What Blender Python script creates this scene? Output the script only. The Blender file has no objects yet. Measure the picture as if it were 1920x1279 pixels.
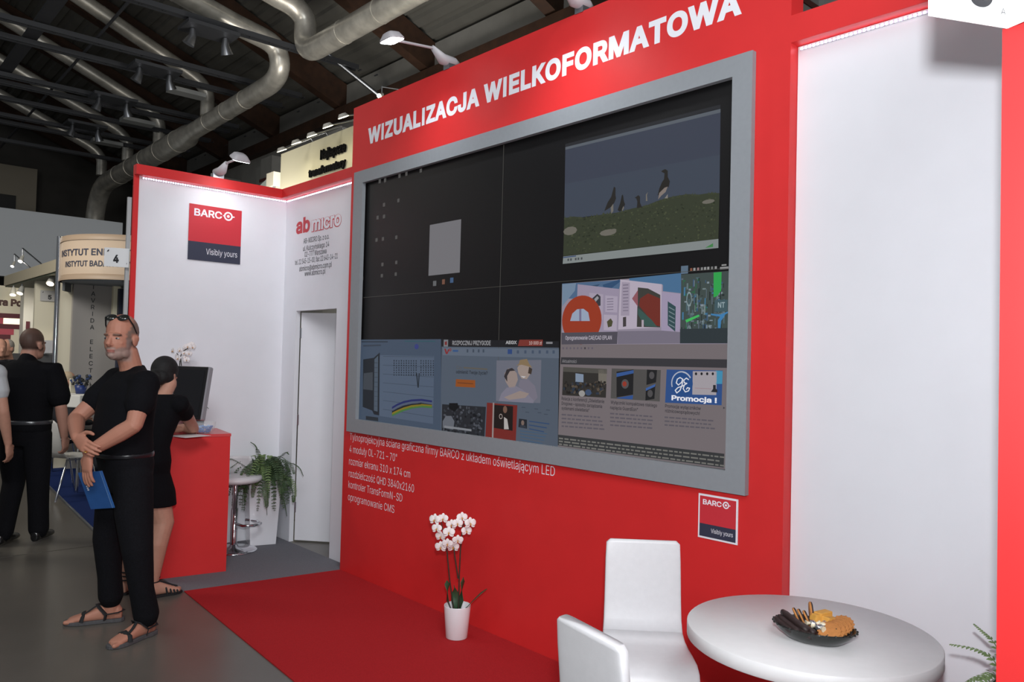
import bpy, math, random
import numpy as np
from mathutils import Vector, Matrix
random.seed(7)
sc = bpy.context.scene
COL = sc.collection
V = Vector

# ------------------------------------------------------------------ camera
# world: X along the red wall, Y into it, Z up, metres; red wall near y=0
CAM = V((5.02153, -3.01215, 1.60290))
RT = V((0.67065, 0.74134, 0.02523)); DN = V((-0.00163, 0.03548, -0.99937)); FW = V((-0.74177, 0.67019, 0.02500))
FPX = 1470.0
cd = bpy.data.cameras.new('camera'); cam = bpy.data.objects.new('camera', cd); COL.objects.link(cam)
cd.sensor_width = 36.0; cd.lens = FPX / 1920 * 36.0; cd.clip_start = 0.05; cd.clip_end = 200
m = Matrix.Identity(4)
for i in range(3):
    m[i][0] = RT[i]; m[i][1] = -DN[i]; m[i][2] = -FW[i]; m[i][3] = CAM[i]
cam.matrix_world = m
sc.camera = cam

# ------------------------------------------------------------------ world, lights, exposure
sc.view_settings.view_transform = 'Standard'; sc.view_settings.look = 'None'
sc.view_settings.exposure = 0.0; sc.view_settings.gamma = 1.0
sc.view_settings.use_curve_mapping = False
wd = bpy.data.worlds.new('hall_air'); sc.world = wd; wd.use_nodes = True
wd.node_tree.nodes['Background'].inputs[0].default_value = (0.9, 0.95, 1.0, 1)
wd.node_tree.nodes['Background'].inputs[1].default_value = 0.11

def lamp(name, kind, loc, target, power, color=(1, 1, 1), size=0.1, size_y=None, spot=None, blend=0.5):
    ld = bpy.data.lights.new(name, kind); ld.energy = power; ld.color = color
    if kind == 'AREA':
        ld.size = size
        if size_y: ld.shape = 'RECTANGLE'; ld.size_y = size_y
    else:
        ld.shadow_soft_size = size
    if spot: ld.spot_size = math.radians(spot); ld.spot_blend = blend
    o = bpy.data.objects.new(name, ld); COL.objects.link(o); o.location = loc
    o.rotation_euler = (V(target) - V(loc)).to_track_quat('-Z', 'Y').to_euler()
    return o
# the camera's flash, on a bracket above and a little right of the lens
lamp('camera_flash', 'AREA', CAM + RT * 0.03 + V((0, 0, 0.27)) + FW * 0.05, CAM + FW * 3 + RT * 0.1 + V((0, 0, 1.2)), 100, (0.94, 0.975, 1.0), 0.09)
# unseen fills added behind the photographer for the hall's ambient light
lamp('hall_fill_aisle', 'AREA', (2.2, -6.5, 6.2), (1.2, 0, 2.2), 85, (0.97, 0.98, 1.0), 6, 2.5)
lamp('hall_fill_long', 'AREA', (9.0, -4.8, 7.5), (-6, -0.6, 2.6), 530, (0.95, 0.98, 1.0), 4, 3)
# added unseen: up-light for neighbouring stands behind the red wall, fill for far-left stands
lamp('stand_fill_behind', 'AREA', (-6.0, 3.7, 3.25), (-8.5, 6.8, 5.9), 280, (1, .95, .88), 5, 1.2)
lamp('stand_fill_far', 'AREA', (-4.8, -4.2, 5.0), (-8.5, -.2, 1.6), 190, (1, .95, .86), 2, 2)

# ------------------------------------------------------------------ pixel helpers (a sight line meets a plane)
def ray(u, v): return FW + RT * ((u - 960.0) / FPX) + DN * ((v - 639.5) / FPX)
def wy(u, v, y=0.0): d = ray(u, v); return CAM + d * ((y - CAM.y) / d.y)
def wx(u, v, x): d = ray(u, v); return CAM + d * ((x - CAM.x) / d.x)
def wz(u, v, z=0.0): d = ray(u, v); return CAM + d * ((z - CAM.z) / d.z)
def dp(u, v, D): return CAM + ray(u, v) * D

# ------------------------------------------------------------------ materials
def lin(c):
    if isinstance(c, str): c = [int(c[i:i + 2], 16) / 255 for i in (0, 2, 4)]
    return tuple(x / 12.92 if x <= .04045 else ((x + .055) / 1.055) ** 2.4 for x in c)
_M = {}
def mat(name, col, rough=0.6, metal=0.0, noise=0.0, nscale=30.0, bump=0.0, bscale=200.0, emit=0.0, trans=0.0, spec=0.5, coat=0.0, alpha=1.0, col2=None):
    if name in _M: return _M[name]
    mt = bpy.data.materials.new(name); mt.use_nodes = True; nt = mt.node_tree; b = nt.nodes['Principled BSDF']
    c = lin(col) + (1,)
    b.inputs['Base Color'].default_value = c; b.inputs['Roughness'].default_value = rough; b.inputs['Metallic'].default_value = metal
    b.inputs['Specular IOR Level'].default_value = spec
    if coat: b.inputs['Coat Weight'].default_value = coat
    if trans: b.inputs['Transmission Weight'].default_value = trans
    if alpha < 1: b.inputs['Alpha'].default_value = alpha
    if emit:
        b.inputs['Emission Color'].default_value = c; b.inputs['Emission Strength'].default_value = emit
    if noise or bump:
        tc = nt.nodes.new('ShaderNodeTexCoord')
        if noise:
            nz = nt.nodes.new('ShaderNodeTexNoise'); nz.inputs['Scale'].default_value = nscale; nz.inputs['Detail'].default_value = 5
            nt.links.new(tc.outputs['Object'], nz.inputs['Vector'])
            rp = nt.nodes.new('ShaderNodeValToRGB')
            c2 = lin(col2) + (1,) if col2 else c
            rp.color_ramp.elements[0].position = .3; rp.color_ramp.elements[1].position = .7
            rp.color_ramp.elements[0].color = tuple(x * (1 - noise) for x in c[:3]) + (1,)
            rp.color_ramp.elements[1].color = tuple(min(1, x * (1 + noise)) for x in c2[:3]) + (1,)
            nt.links.new(nz.outputs['Fac'], rp.inputs['Fac']); nt.links.new(rp.outputs['Color'], b.inputs['Base Color'])
        if bump:
            nb = nt.nodes.new('ShaderNodeTexNoise'); nb.inputs['Scale'].default_value = bscale; nb.inputs['Detail'].default_value = 3
            nt.links.new(tc.outputs['Object'], nb.inputs['Vector'])
            bp = nt.nodes.new('ShaderNodeBump'); bp.inputs['Strength'].default_value = bump; bp.inputs['Distance'].default_value = .004
            nt.links.new(nb.outputs['Fac'], bp.inputs['Height']); nt.links.new(bp.outputs['Normal'], b.inputs['Normal'])
    _M[name] = mt
    return mt
def glow(hexcol, k=1.0):
    """a patch of a lit display: gives off its own colour, reflects next to nothing"""
    n = 'display_' + hexcol
    if n in _M: return _M[n]
    mt = bpy.data.materials.new(n); mt.use_nodes = True; b = mt.node_tree.nodes['Principled BSDF']
    c = lin(hexcol) + (1,)
    b.inputs['Base Color'].default_value = (0.004, 0.004, 0.004, 1); b.inputs['Roughness'].default_value = .5; b.inputs['Specular IOR Level'].default_value = .15
    b.inputs['Emission Color'].default_value = c; b.inputs['Emission Strength'].default_value = k
    _M[n] = mt
    return mt

RED = mat('red_painted_board', 'd22c2d', .5, noise=.03, nscale=6, spec=.35)
WHITE = mat('white_laminate_board', 'e6e6ec', .45, noise=.015, nscale=5)
WLET = mat('white_vinyl_letters', 'e9e9f0', .5)
GRAYFR = mat('gray_satin_frame', '8a8e93', .45, noise=.03, nscale=40, spec=.4)
CARPET_R = mat('red_carpet_pile', 'a92529', .95, noise=.16, nscale=260, bump=.5, bscale=420, spec=.1)
CARPET_G = mat('gray_carpet_pile', '74747a', .95, noise=.16, nscale=260, bump=.5, bscale=420, spec=.1)
CARPET_N = mat('navy_carpet_pile', '1b2b5a', .95, noise=.16, nscale=200, bump=.4, bscale=400, spec=.1)
CHROME = mat('polished_chrome', 'd9dbe0', .12, 1.0)
ALU = mat('brushed_aluminium', 'b9bcc2', .35, 1.0)
DUCT = mat('duct_foil', 'd6d2c8', .36, .55, noise=.25, nscale=3.5, bump=.6, bscale=6)
BLACK = mat('black_plastic', '121215', .4)
BLACKC = mat('black_cotton', '0d0d11', .9, noise=.15, nscale=90, spec=.15)
BLACKD = mat('dark_denim', '101014', .9, noise=.3, nscale=140, spec=.15)
LEATHER = mat('white_leather', 'd0ced1', .38, noise=.02, nscale=40, bump=.08, bscale=350)
TABLE = mat('white_table_laminate', 'd5d3d4', .4, noise=.015, nscale=30)
NAVYP = mat('navy_print', '33374a', .5)
LOGOR = mat('logo_red', 'c8313c', .5)
GREEN = mat('fern_green', '3c5230', .6, noise=.35, nscale=25)
GREEN2 = mat('fern_light_green', '6d8450', .6, noise=.25, nscale=30)
DECK = mat('steel_roof_deck', '605f5a', .6, noise=.1, nscale=2)
BEAMM = mat('glulam_timber', '3a2416', .7, noise=.3, nscale=5)
CONC = mat('gray_plaster', '8d8c88', .8, noise=.08, nscale=3)

# ------------------------------------------------------------------ mesh builder
_txt = {}
try:   # Blender's own bundled sans; the built-in face is used when it is not there
    import os
    FONT = bpy.data.fonts.load(os.path.join(bpy.utils.resource_path('LOCAL'), 'datafiles', 'fonts', 'Inter.woff2'))
except Exception:
    FONT = None
from mathutils.geometry import delaunay_2d_cdt
def outlines(s, space=1.0, shear=0.0):
    """closed outline loops of a line of writing"""
    cu = bpy.data.curves.new('t', 'FONT'); cu.body = s; cu.size = 1; cu.space_character = space; cu.shear = shear
    cu.resolution_u = 4; cu.fill_mode = 'NONE'
    if FONT: cu.font = FONT
    o = bpy.data.objects.new('t', cu); COL.objects.link(o)
    dg = bpy.context.evaluated_depsgraph_get(); dg.update()
    me = bpy.data.meshes.new_from_object(o.evaluated_get(dg))
    P = [(v.co.x, v.co.y) for v in me.vertices]; nx = {}
    for e in me.edges: nx.setdefault(e.vertices[0], []).append(e.vertices[1]); nx.setdefault(e.vertices[1], []).append(e.vertices[0])
    bpy.data.objects.remove(o); bpy.data.curves.remove(cu); bpy.data.meshes.remove(me)
    seen = set(); L = []
    for a in range(len(P)):
        if a in seen or a not in nx: continue
        lp = [a]; seen.add(a); cur = a + 1 if a + 1 in nx[a] else nx[a][0]
        while cur != a and cur not in seen:
            lp.append(cur); seen.add(cur); n = [k for k in nx[cur] if k not in seen]
            if not n: break
            cur = n[0]
        q = [P[k] for k in lp]; q = [p for k, p in enumerate(q) if math.hypot(p[0] - q[k - 1][0], p[1] - q[k - 1][1]) > 1e-5]
        if len(q) > 2: L.append(q)
    return L
def text_geo(s, bold=0.0, space=1.0, shear=0.0):
    """flat filled letters; bold pushes every outline outwards"""
    key = (s, bold, space, shear)
    if key in _txt: return _txt[key]
    plain = s.upper() == s and 'I' in s      # capitals: a plain stroke for the I, cut at capital height
    L = outlines(s.replace('I', '|') if plain else s, space, shear)
    if plain:
        ch = capheight(0); L = [[(x, min(max(y, 0.0), ch)) if max(p[0] for p in q) - min(p[0] for p in q) < .2 else (x, y) for x, y in q] for q in L]
    area = lambda q: sum(a[0] * b[1] - b[0] * a[1] for a, b in zip(q, q[1:] + q[:1])) / 2
    sg = 1 if sum(area(q) for q in L) > 0 else -1
    if bold:
        M_ = []
        for q in L:
            r = []
            for k in range(len(q)):
                a, b, c = q[k - 1], q[k], q[(k + 1) % len(q)]
                n1 = V((b[1] - a[1], a[0] - b[0])).normalized() * sg; n2 = V((c[1] - b[1], b[0] - c[0])).normalized() * sg
                h = n1 + n2; h = h / max(h.length_squared * .5, .5) if h.length > 1e-6 else n1
                r.append((b[0] + h.x * bold, b[1] + h.y * bold))
            M_.append(r)
        L = M_
    L.sort(key=lambda q: min(p[0] for p in q)); G = []; xm = -1e9
    for q in L:
        if min(p[0] for p in q) > xm: G.append([])
        G[-1].append(q); xm = max(xm, max(p[0] for p in q))
    vs = []; fs = []
    for g in G:
        pts = []; ed = []; A = []; B = []
        for q in g:
            k = len(pts); n = len(q); pts += [V(p) for p in q]; ed += [(k + i, k + (i + 1) % n) for i in range(n)]; A += q; B += q[1:] + q[:1]
        r = delaunay_2d_cdt(pts, ed, [], 0, 1e-6); tv = np.array([(p.x, p.y) for p in r[0]]); A = np.array(A); B = np.array(B); n0 = len(vs); used = {}
        for f in r[2]:
            c = tv[list(f)].mean(0); up = (A[:, 1] <= c[1]) & (B[:, 1] > c[1]); dn = (A[:, 1] > c[1]) & (B[:, 1] <= c[1])
            side = (B[:, 0] - A[:, 0]) * (c[1] - A[:, 1]) - (c[0] - A[:, 0]) * (B[:, 1] - A[:, 1])
            if (int((up & (side > 0)).sum()) - int((dn & (side < 0)).sum())) * sg > 0:
                ff = []
                for i in f:
                    if i not in used: used[i] = len(vs); vs.append((float(tv[i][0]), float(tv[i][1]), 0))
                    ff.append(used[i])
                fs.append(tuple(ff))
    _txt[key] = (vs, fs)
    return vs, fs
def capheight(bold): vs, _ = text_geo('H', bold); return max(v[1] for v in vs)

class MB:
    def __init__(s): s.v = []; s.f = []; s.m = []; s.sm = []
    def add(s, vs, fs, mi=0, smooth=False):
        k = len(s.v); s.v += [tuple(v) for v in vs]
        for f in fs: s.f.append(tuple(i + k for i in f)); s.m.append(mi); s.sm.append(smooth)
        return s
    def box(s, a, b, mi=0, M=None):
        (x0, y0, z0), (x1, y1, z1) = a, b
        x0, x1 = sorted((x0, x1)); y0, y1 = sorted((y0, y1)); z0, z1 = sorted((z0, z1))
        vs = [V(p) for p in ((x0, y0, z0), (x1, y0, z0), (x1, y1, z0), (x0, y1, z0), (x0, y0, z1), (x1, y0, z1), (x1, y1, z1), (x0, y1, z1))]
        if M is not None: vs = [M @ p for p in vs]
        return s.add(vs, [(3, 2, 1, 0), (4, 5, 6, 7), (0, 1, 5, 4), (1, 2, 6, 5), (2, 3, 7, 6), (3, 0, 4, 7)], mi)
    def hexa(s, p, mi=0):  # 8 points: bottom 4 ccw, top 4 ccw
        return s.add(p, [(3, 2, 1, 0), (4, 5, 6, 7), (0, 1, 5, 4), (1, 2, 6, 5), (2, 3, 7, 6), (3, 0, 4, 7)], mi)
    def prism(s, poly, ext, mi=0):
        n = len(poly); ext = V(ext); a = [V(p) for p in poly]; b = [p + ext for p in a]
        fs = [tuple(range(n - 1, -1, -1)), tuple(range(n, 2 * n))] + [(i, (i + 1) % n, n + (i + 1) % n, n + i) for i in range(n)]
        return s.add(a + b, fs, mi)
    def poly(s, pts, mi=0): return s.add(pts, [tuple(range(len(pts)))], mi)
    def tube(s, pts, rad, n=10, mi=0, closed=False, sx=1.0, up=None, smooth=True):
        pts = [V(p) for p in pts]; k = len(pts)
        if not hasattr(rad, '__len__'): rad = [rad] * k
        T = []
        for i in range(k):
            if closed: d = pts[(i + 1) % k] - pts[i - 1]
            else: d = pts[min(i + 1, k - 1)] - pts[max(i - 1, 0)]
            T.append(d.normalized() if d.length > 1e-9 else V((0, 0, 1)))
        a = V(up) if up is not None else (V((0, 0, 1)) if abs(T[0].z) < .9 else V((1, 0, 0)))
        vs = []
        for i in range(k):
            a = (a - T[i] * a.dot(T[i]))
            if a.length < 1e-6: a = T[i].orthogonal()
            a.normalize(); b = T[i].cross(a)
            for j in range(n):
                t = 2 * math.pi * j / n
                vs.append(pts[i] + (a * math.cos(t) * sx + b * math.sin(t)) * rad[i])
        fs = []
        for i in range(k if closed else k - 1):
            i2 = (i + 1) % k
            for j in range(n):
                fs.append((i * n + j, i * n + (j + 1) % n, i2 * n + (j + 1) % n, i2 * n + j))
        s.add(vs, fs, mi, smooth)
        if not closed:
            s.add(vs[:n], [tuple(range(n - 1, -1, -1))], mi); s.add(vs[-n:], [tuple(range(n))], mi)
        return s
    def lathe(s, prof, n=32, c=(0, 0, 0), mi=0, smooth=True, sx=1.0, sy=1.0, rz=0.0):
        c = V(c); vs = []; fs = []; k = len(prof)
        for r, z in prof:
            for j in range(n):
                t = 2 * math.pi * j / n; x = r * math.cos(t) * sx; y = r * math.sin(t) * sy
                vs.append(c + V((x * math.cos(rz) - y * math.sin(rz), x * math.sin(rz) + y * math.cos(rz), z)))
        for i in range(k - 1):
            for j in range(n): fs.append((i * n + j, i * n + (j + 1) % n, (i + 1) * n + (j + 1) % n, (i + 1) * n + j))
        s.add(vs, fs, mi, smooth)
        if prof[0][0] > 1e-6: s.add(vs[:n], [tuple(range(n - 1, -1, -1))], mi)
        if prof[-1][0] > 1e-6: s.add(vs[-n:], [tuple(range(n))], mi)
        return s
    def ell(s, c, r, ax=None, n=14, k=9, mi=0):
        c = V(c); r = (r, r, r) if not hasattr(r, '__len__') else r
        A = ax or (V((1, 0, 0)), V((0, 1, 0)), V((0, 0, 1)))
        vs = []; fs = []
        for i in range(1, k):
            p = math.pi * i / k
            for j in range(n):
                t = 2 * math.pi * j / n
                vs.append(c + A[0] * (r[0] * math.sin(p) * math.cos(t)) + A[1] * (r[1] * math.sin(p) * math.sin(t)) - A[2] * (r[2] * math.cos(p)))
        lo = len(vs); vs.append(c - A[2] * r[2]); vs.append(c + A[2] * r[2])
        for i in range(k - 2):
            for j in range(n): fs.append((i * n + j, i * n + (j + 1) % n, (i + 1) * n + (j + 1) % n, (i + 1) * n + j))
        for j in range(n):
            fs.append((lo, (j + 1) % n, j)); fs.append((lo + 1, (k - 2) * n + j, (k - 2) * n + (j + 1) % n))
        return s.add(vs, fs, mi, True)
    def loft(s, rings, n=24, ex=2.0, mi=0):  # ring: (centre, A*ra, B*rb)
        vs = []; k = len(rings)
        for c, a, b in rings:
            for j in range(n):
                t = 2 * math.pi * j / n; ct, st = math.cos(t), math.sin(t)
                x = math.copysign(abs(ct) ** (2 / ex), ct); y = math.copysign(abs(st) ** (2 / ex), st)
                vs.append(V(c) + a * x + b * y)
        fs = [(i * n + j, i * n + (j + 1) % n, (i + 1) * n + (j + 1) % n, (i + 1) * n + j) for i in range(k - 1) for j in range(n)]
        fs += [tuple(range(n - 1, -1, -1)), tuple(range((k - 1) * n, k * n))]
        return s.add(vs, fs, mi, True)
    def text(s, t, org, ux, width=None, cap=.05, mi=0, bold=0.0, uz=(0, 0, 1), space=1.0, align='L', shear=0.0):
        vs, fs = text_geo(t, bold, space, shear)
        if not vs: return s
        x0 = min(v[0] for v in vs); x1 = max(v[0] for v in vs); ky = cap / capheight(bold)
        kx = width / (x1 - x0) if width else ky
        w = (x1 - x0) * kx; off = 0 if align == 'L' else (-w / 2 if align == 'C' else -w)
        ux = V(ux).normalized(); uz = V(uz); org = V(org)
        return s.add([org + ux * ((x - x0) * kx + off) + uz * (y * ky) for x, y, k in vs], fs, mi)
    def build(s, name, mats, parent=None, bevel=0.0, seg=2):
        me = bpy.data.meshes.new(name); pts = np.array(s.v, dtype=float)
        o = bpy.data.objects.new(name, me); COL.objects.link(o)
        if parent is None:
            c = V(((pts[:, 0].min() + pts[:, 0].max()) / 2, (pts[:, 1].min() + pts[:, 1].max()) / 2, pts[:, 2].min()))
            o.location = c; pts = pts - np.array(c)
        else:
            o.parent = parent; pts = pts - np.array(abspos(parent))
        me.from_pydata([tuple(p) for p in pts], [], s.f)
        for mm in (mats if isinstance(mats, (list, tuple)) else [mats]): me.materials.append(mm)
        me.polygons.foreach_set('material_index', s.m); me.polygons.foreach_set('use_smooth', s.sm); me.update()
        if bevel:
            b = o.modifiers.new('edge', 'BEVEL'); b.width = bevel; b.segments = seg; b.limit_method = 'ANGLE'; b.angle_limit = math.radians(40)
        return o
def abspos(o):
    p = V((0, 0, 0))
    while o is not None: p = p + o.location; o = o.parent
    return p
def tag(o, label, cat, group=None, kind=None):
    if label: o['label'] = label
    if cat: o['category'] = cat
    if group: o['group'] = group
    if kind: o['kind'] = kind
    return o
def thing(name, loc, label, cat, group=None, kind=None):
    o = bpy.data.objects.new(name, None); COL.objects.link(o); o.location = loc; o.empty_display_size = .1
    return tag(o, label, cat, group, kind)
def struct(o, label=None, cat=None): return tag(o, label, cat, None, 'structure')
def dup(o, parent=None):
    c = o.copy(); COL.objects.link(c)
    if parent is not None: c.parent = parent
    for ch in o.children: dup(ch, c)
    return c
# ================================================================== HALL STRUCTURE
fm = mat('hall_concrete_floor', '5e5a54', .30, noise=.12, nscale=1.4, spec=.35, bump=.06, bscale=60)
struct(MB().box((-34, -14, -.2), (10, 9, 0)).build('floor', fm))
j = MB()
for x in (-2.05, -8, -14): j.box((x, -12, 0.0005), (x + .012, 7, .002))
for y in (-2.6,): j.box((-30, y, .0005), (9, y + .012, .002))
j = struct(j.build('floor_line', mat('floor_joint', '524e48', .8)))

YW, XE = 7.0, -30.0
def deck_z(y): return 8.55 + .4 * (YW - y)
d = MB(); ys = []; y = YW + .3
prof = []
while y > -13:
    for a, h in ((0, 0), (.17, 0), (.2, .06), (.33, .06), (.36, 0)): prof.append((y - a, deck_z(y - a) + h))
    y -= .36
for i in range(len(prof) - 1):
    (a, b), (c, e) = prof[i], prof[i + 1]
    if abs(a - c) < 1e-6: continue
    d.add([(XE, a, b), (9, a, b), (9, c, e), (XE, c, e)], [(0, 1, 2, 3)])
    d.add([(XE, a, b + .08), (9, a, b + .08), (9, c, e + .08), (XE, c, e + .08)], [(3, 2, 1, 0)])
struct(d.build('ceiling', DECK))
w = MB().box((XE, YW, 0), (9, YW + .3, 8.5))
struct(w.build('wall_right', CONC))
w = MB().prism([(XE - .3, -13, 0), (XE - .3, YW, 0), (XE - .3, YW, 8.9), (XE - .3, -13, 16.9)], (.3, 0, 0))
struct(w.build('wall_end', mat('end_wall_dark_plaster', '4a4845', .9, noise=.1, nscale=2)))
bx = [-4.75, -8.67, -12.42, -16.2, -19.9, -23.6, -27.3, -1.0, 2.8]
for x in bx:
    b = MB(); z0 = deck_z(YW) - .72; z1 = deck_z(-13) - .72
    b.prism([(x - .42, YW, z0), (x - .42, YW, z0 + .68), (x - .42, -13, z1 + .68), (x - .42, -13, z1)], (.28, 0, 0))
    struct(b.build('roof_beam', BEAMM))
# wall plate at the eaves and grey pilasters with their caps
struct(MB().box((XE, YW - .25, 7.55), (9, YW, 7.85)).build('eaves_beam', BEAMM))
for x in bx:
    p = MB().box((x - .6, YW - .45, 0), (x + .1, YW - .002, 7.0)).box((x + .25, YW - .7, 0), (x + .95, YW - .002, 7.05))
    p.box((x - .62, YW - .47, 6.35), (x + .12, YW - .01, 6.43), 1).box((x + .23, YW - .72, 6.4), (x + .97, YW - .01, 6.48), 1)
    struct(p.build('wall_pillar', [CONC, mat('rusty_cable', '5a2c26', .7)]))
# pale gallery front across the far end and the beige block over it
g = MB().box((-20.4, -4.5, 3.55), (-20, 3.9, 5.4))
struct(g.build('trim_1', mat('pale_gallery_board', 'd3d9e0', .6)), None)
bb = MB().box((-29.4, -3, 6.55), (-28.6, 3.25, 8.3))
bb.box((-28.6, -2, 6.55), (-28.57, 2.6, 7.2), 1)
tag(bb.build('plant_room_box', [mat('beige_board', '9b9384', .8), BLACK]), 'beige box with a black opening high on the dark end wall above the pale band', 'box')

# ================================================================== DUCTS AND CEILING SERVICES
def duct(pts, r, name, label, group=None, step=1.3, n=22):
    b = MB(); b.tube(pts, r, n)
    P = [V(p) for p in pts]
    for a, c in zip(P[:-1], P[1:]):
        L = (c - a).length; q = int(L / step)
        for i in range(1, q + 1):
            t = i / (q + .5); p = a.lerp(c, t); dd = (c - a).normalized() * .02
            rr = r if not hasattr(r, '__len__') else (r[P.index(a)] * (1 - t) + r[P.index(c)] * t)
            b.tube([p - dd, p + dd], rr * 1.035, n)
    if group is not None: return b.build(name, DUCT, group)     # a branch belongs to the duct it leaves
    return tag(b.build(name, DUCT), label, 'duct')
YD, RD = 4.5, .25
def arc(p0, p1, p2, n=7):
    p0, p1, p2 = V(p0), V(p1), V(p2)
    return [(p0 * (1 - t) ** 2 + p1 * 2 * t * (1 - t) + p2 * t * t) for t in [i / n for i in range(n + 1)]]
a1 = [(-25.6, YD, 4.6)] + arc((-25.6, YD, 5.6), (-25.6, YD, 7.32), (-24.0, YD, 7.36)); a2 = [(-16.6, YD, 7.45), (-16.2, YD, 7.5), (-12.3, YD, 7.6)] + arc((-11.75, YD, 7.61), (-10.95, YD, 7.63), (-10.95, YD - .08, 8.02), 8) + arc((-10.95, YD - .1, 8.08), (-10.95, YD - .14, 8.31), (-10.95, YD - .55, 8.37), 6) + [(-10.95, YD - 1.1, 8.47), (-10.95, -2, 9.75)]
mainA = a1 + a2
ductA = duct(mainA, [.30] * len(a1) + [.30] + [.215] * (len(a2) - 1), 'air_duct', 'long silver air duct with an elbow at its right end above the two-logo white wall')
mainB = [(2, YD, 7.85), (-9.0, YD, 7.85)] + arc((-9.4, YD, 7.85), (-9.95, YD, 7.85), (-9.95, YD, 8.3), 7) + arc((-9.95, YD, 8.5), (-9.95, YD - .05, 8.8), (-9.95, YD - .6, 8.86), 7) + [(-9.95, -1, 10.0)]
duct(mainB, .225, 'air_duct', 'silver air duct with an upward elbow, cut by the top edge of the picture')
for k, (x, y0, yb) in enumerate(((-15.24, 4.5, -1.5), (-18.91, 4.5, -2), (-21.93, 4.5, -2), (-24.9, 4.5, -1))):
    o = duct([(x, YD, 7.7), (x, YD, 8.0)] + arc((x, YD, 8.15), (x, YD, 8.5), (x, YD - .6, 8.75), 6) + [(x, yb, 8.52 + .42 * (YD - yb))], .17, 'branch_duct',
         ['silver branch duct climbing from the long duct, longest one in view', 'silver branch duct second from the elbow, over the left aisle', 'silver branch duct third from the elbow, over the left aisle', 'short silver branch duct nearest the dark end wall'][k], ductA, 1.0, 16)
TRAY = mat('galvanised_tray', '55575c', .5, .6)
trays = [wz(258, 3, 8.0).x, wz(210, 88, 8.0).x, wz(200, 118, 8.0).x, -16.66, -17.3, -18.7, -20.4, -21.2, -23.5]
tl = ['first cable tray from the elbow, crossing the long duct', 'second cable tray from the elbow, upper of a close pair', 'third cable tray from the elbow, lower of a close pair', 'fourth cable tray from the elbow under the dark roof', 'fifth cable tray from the elbow under the dark roof', 'sixth cable tray from the elbow under the dark roof', 'seventh cable tray from the elbow under the dark roof', 'eighth cable tray from the elbow under the dark roof', 'cable tray nearest the dark end wall']
for x, L in zip(trays, tl):
    b = MB()
    for dx in (-.07, .07): b.box((x + dx - .02, -6, 7.97), (x + dx + .02, 5.9, 8.07))
    for k in range(30): b.box((x - .06, -5.8 + k * .42, 7.98), (x + .06, -5.77 + k * .42, 8.0))
    tag(b.build('cable_tray', TRAY), 'gray ' + L, 'cable tray', 'cable trays under the roof')
tag(MB().box((-26, .16, 8.1), (-6, .42, 8.16)).build('flat_rail', mat('dark_rail', '3a3b40', .6)), 'broad dark flat rail running lengthways under the roof', 'rail')
tag(MB().tube([(-26, 1.55, 8.14), (-6, 1.2, 8.14)], .03, 6).build('thin_rail', mat('dark_rail', '3a3b40', .6)), 'thin dark rod running lengthways under the roof', 'rail')
for k, (u, v) in enumerate(((392, 72), (290, 142), (212, 196), (160, 245))):
    p = wz(u, v, 7.75)
    t = thing('ceiling_floodlight', p + V((0, 0, .2)), ['unlit gray floodlight pair hanging nearest the duct elbow', 'unlit gray floodlight pair second from the duct elbow', 'unlit gray floodlight pair third from the duct elbow', 'unlit gray floodlight pair farthest from the duct elbow'][k], 'floodlight', 'unlit floodlights under the roof')
    MB().box(p + V((-.3, -.5, .1)), p + V((.3, .5, .17))).build('bracket', TRAY, t)
    for s in (-1, 1):
        q = p + V((0, s * .32, -.05))
        MB().tube([q + V((0, 0, .14)), q, q + V((-.04, .06 * s, -.16))], [.05, .075, .12], 12).build('lamp_head', ALU, t)
for k, (u, v) in enumerate(((349, 178), (258, 232), (200, 271))):
    p = wz(u, v, 7.9)
    tag(MB().box(p + V((-.18, -.42, 0)), p + V((.18, .42, .1))).build('panel_light', mat('unlit_panel_light', 'a3a6a6', .5)), ['flat pale panel light nearest the duct elbow, switched off', 'flat pale panel light, middle one of three, switched off', 'flat pale panel light farthest from the duct elbow, switched off'][k], 'light', 'switched off panel lights under the roof')
b = MB().tube([wy(610, 98, 5.2), wy(714, 182, 6.4)], .05, 8)
tag(b.build('drain_pipe', ALU), 'thin gray pipe slanting down from the duct to the lit spotlight', 'pipe')

# ================================================================== EXHIBITION STAND WALLS
XL, XR, ZT = -.205, 3.36, 3.49        # red display wall
Y0, YB = .03, .13
w = MB()
w.box((XL, Y0, 0), (XR, YB, 1.1)).box((XL, Y0, 2.93), (XR, YB, ZT)).box((XL, Y0, 1.1), (-.06, YB, 2.93)).box((3.15, Y0, 1.1), (XR, YB, 2.93))
w.box((XR, Y0, 2.972), (4.478, YB, 3.088)).box((XR, Y0, 3.40), (4.478, YB, ZT))
redwall = struct(w.build('wall_back', RED))
P0 = lambda u, v: wy(u, v, Y0 - .0015)
def ptext(mb, P, t, a, b, cap, mi=0, bold=0.0, fit=True, cap_m=None):
    """writing on a plane P from pixel a to pixel b along its baseline; cap = capital height in pixels at a"""
    o = P(*a); e = P(*b); ux = e - o; ux.z = 0
    c = cap_m or abs(P(a[0], a[1] - cap).z - o.z)
    return mb.text(t, o, ux, ux.length if fit else None, c, mi, bold)
o = P0(686, 270); o.z = 3.178
t = MB().text('WIZUALIZACJA WIELKOFORMATOWA', (.012, Y0 - .0015, 3.178), (1, 0, 0), 3.112, .112, 0, .041, (0, 0, 1), 1.06)
t.build('lettering', WLET, redwall)['label'] = 'large white capital headline over the screen'
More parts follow.
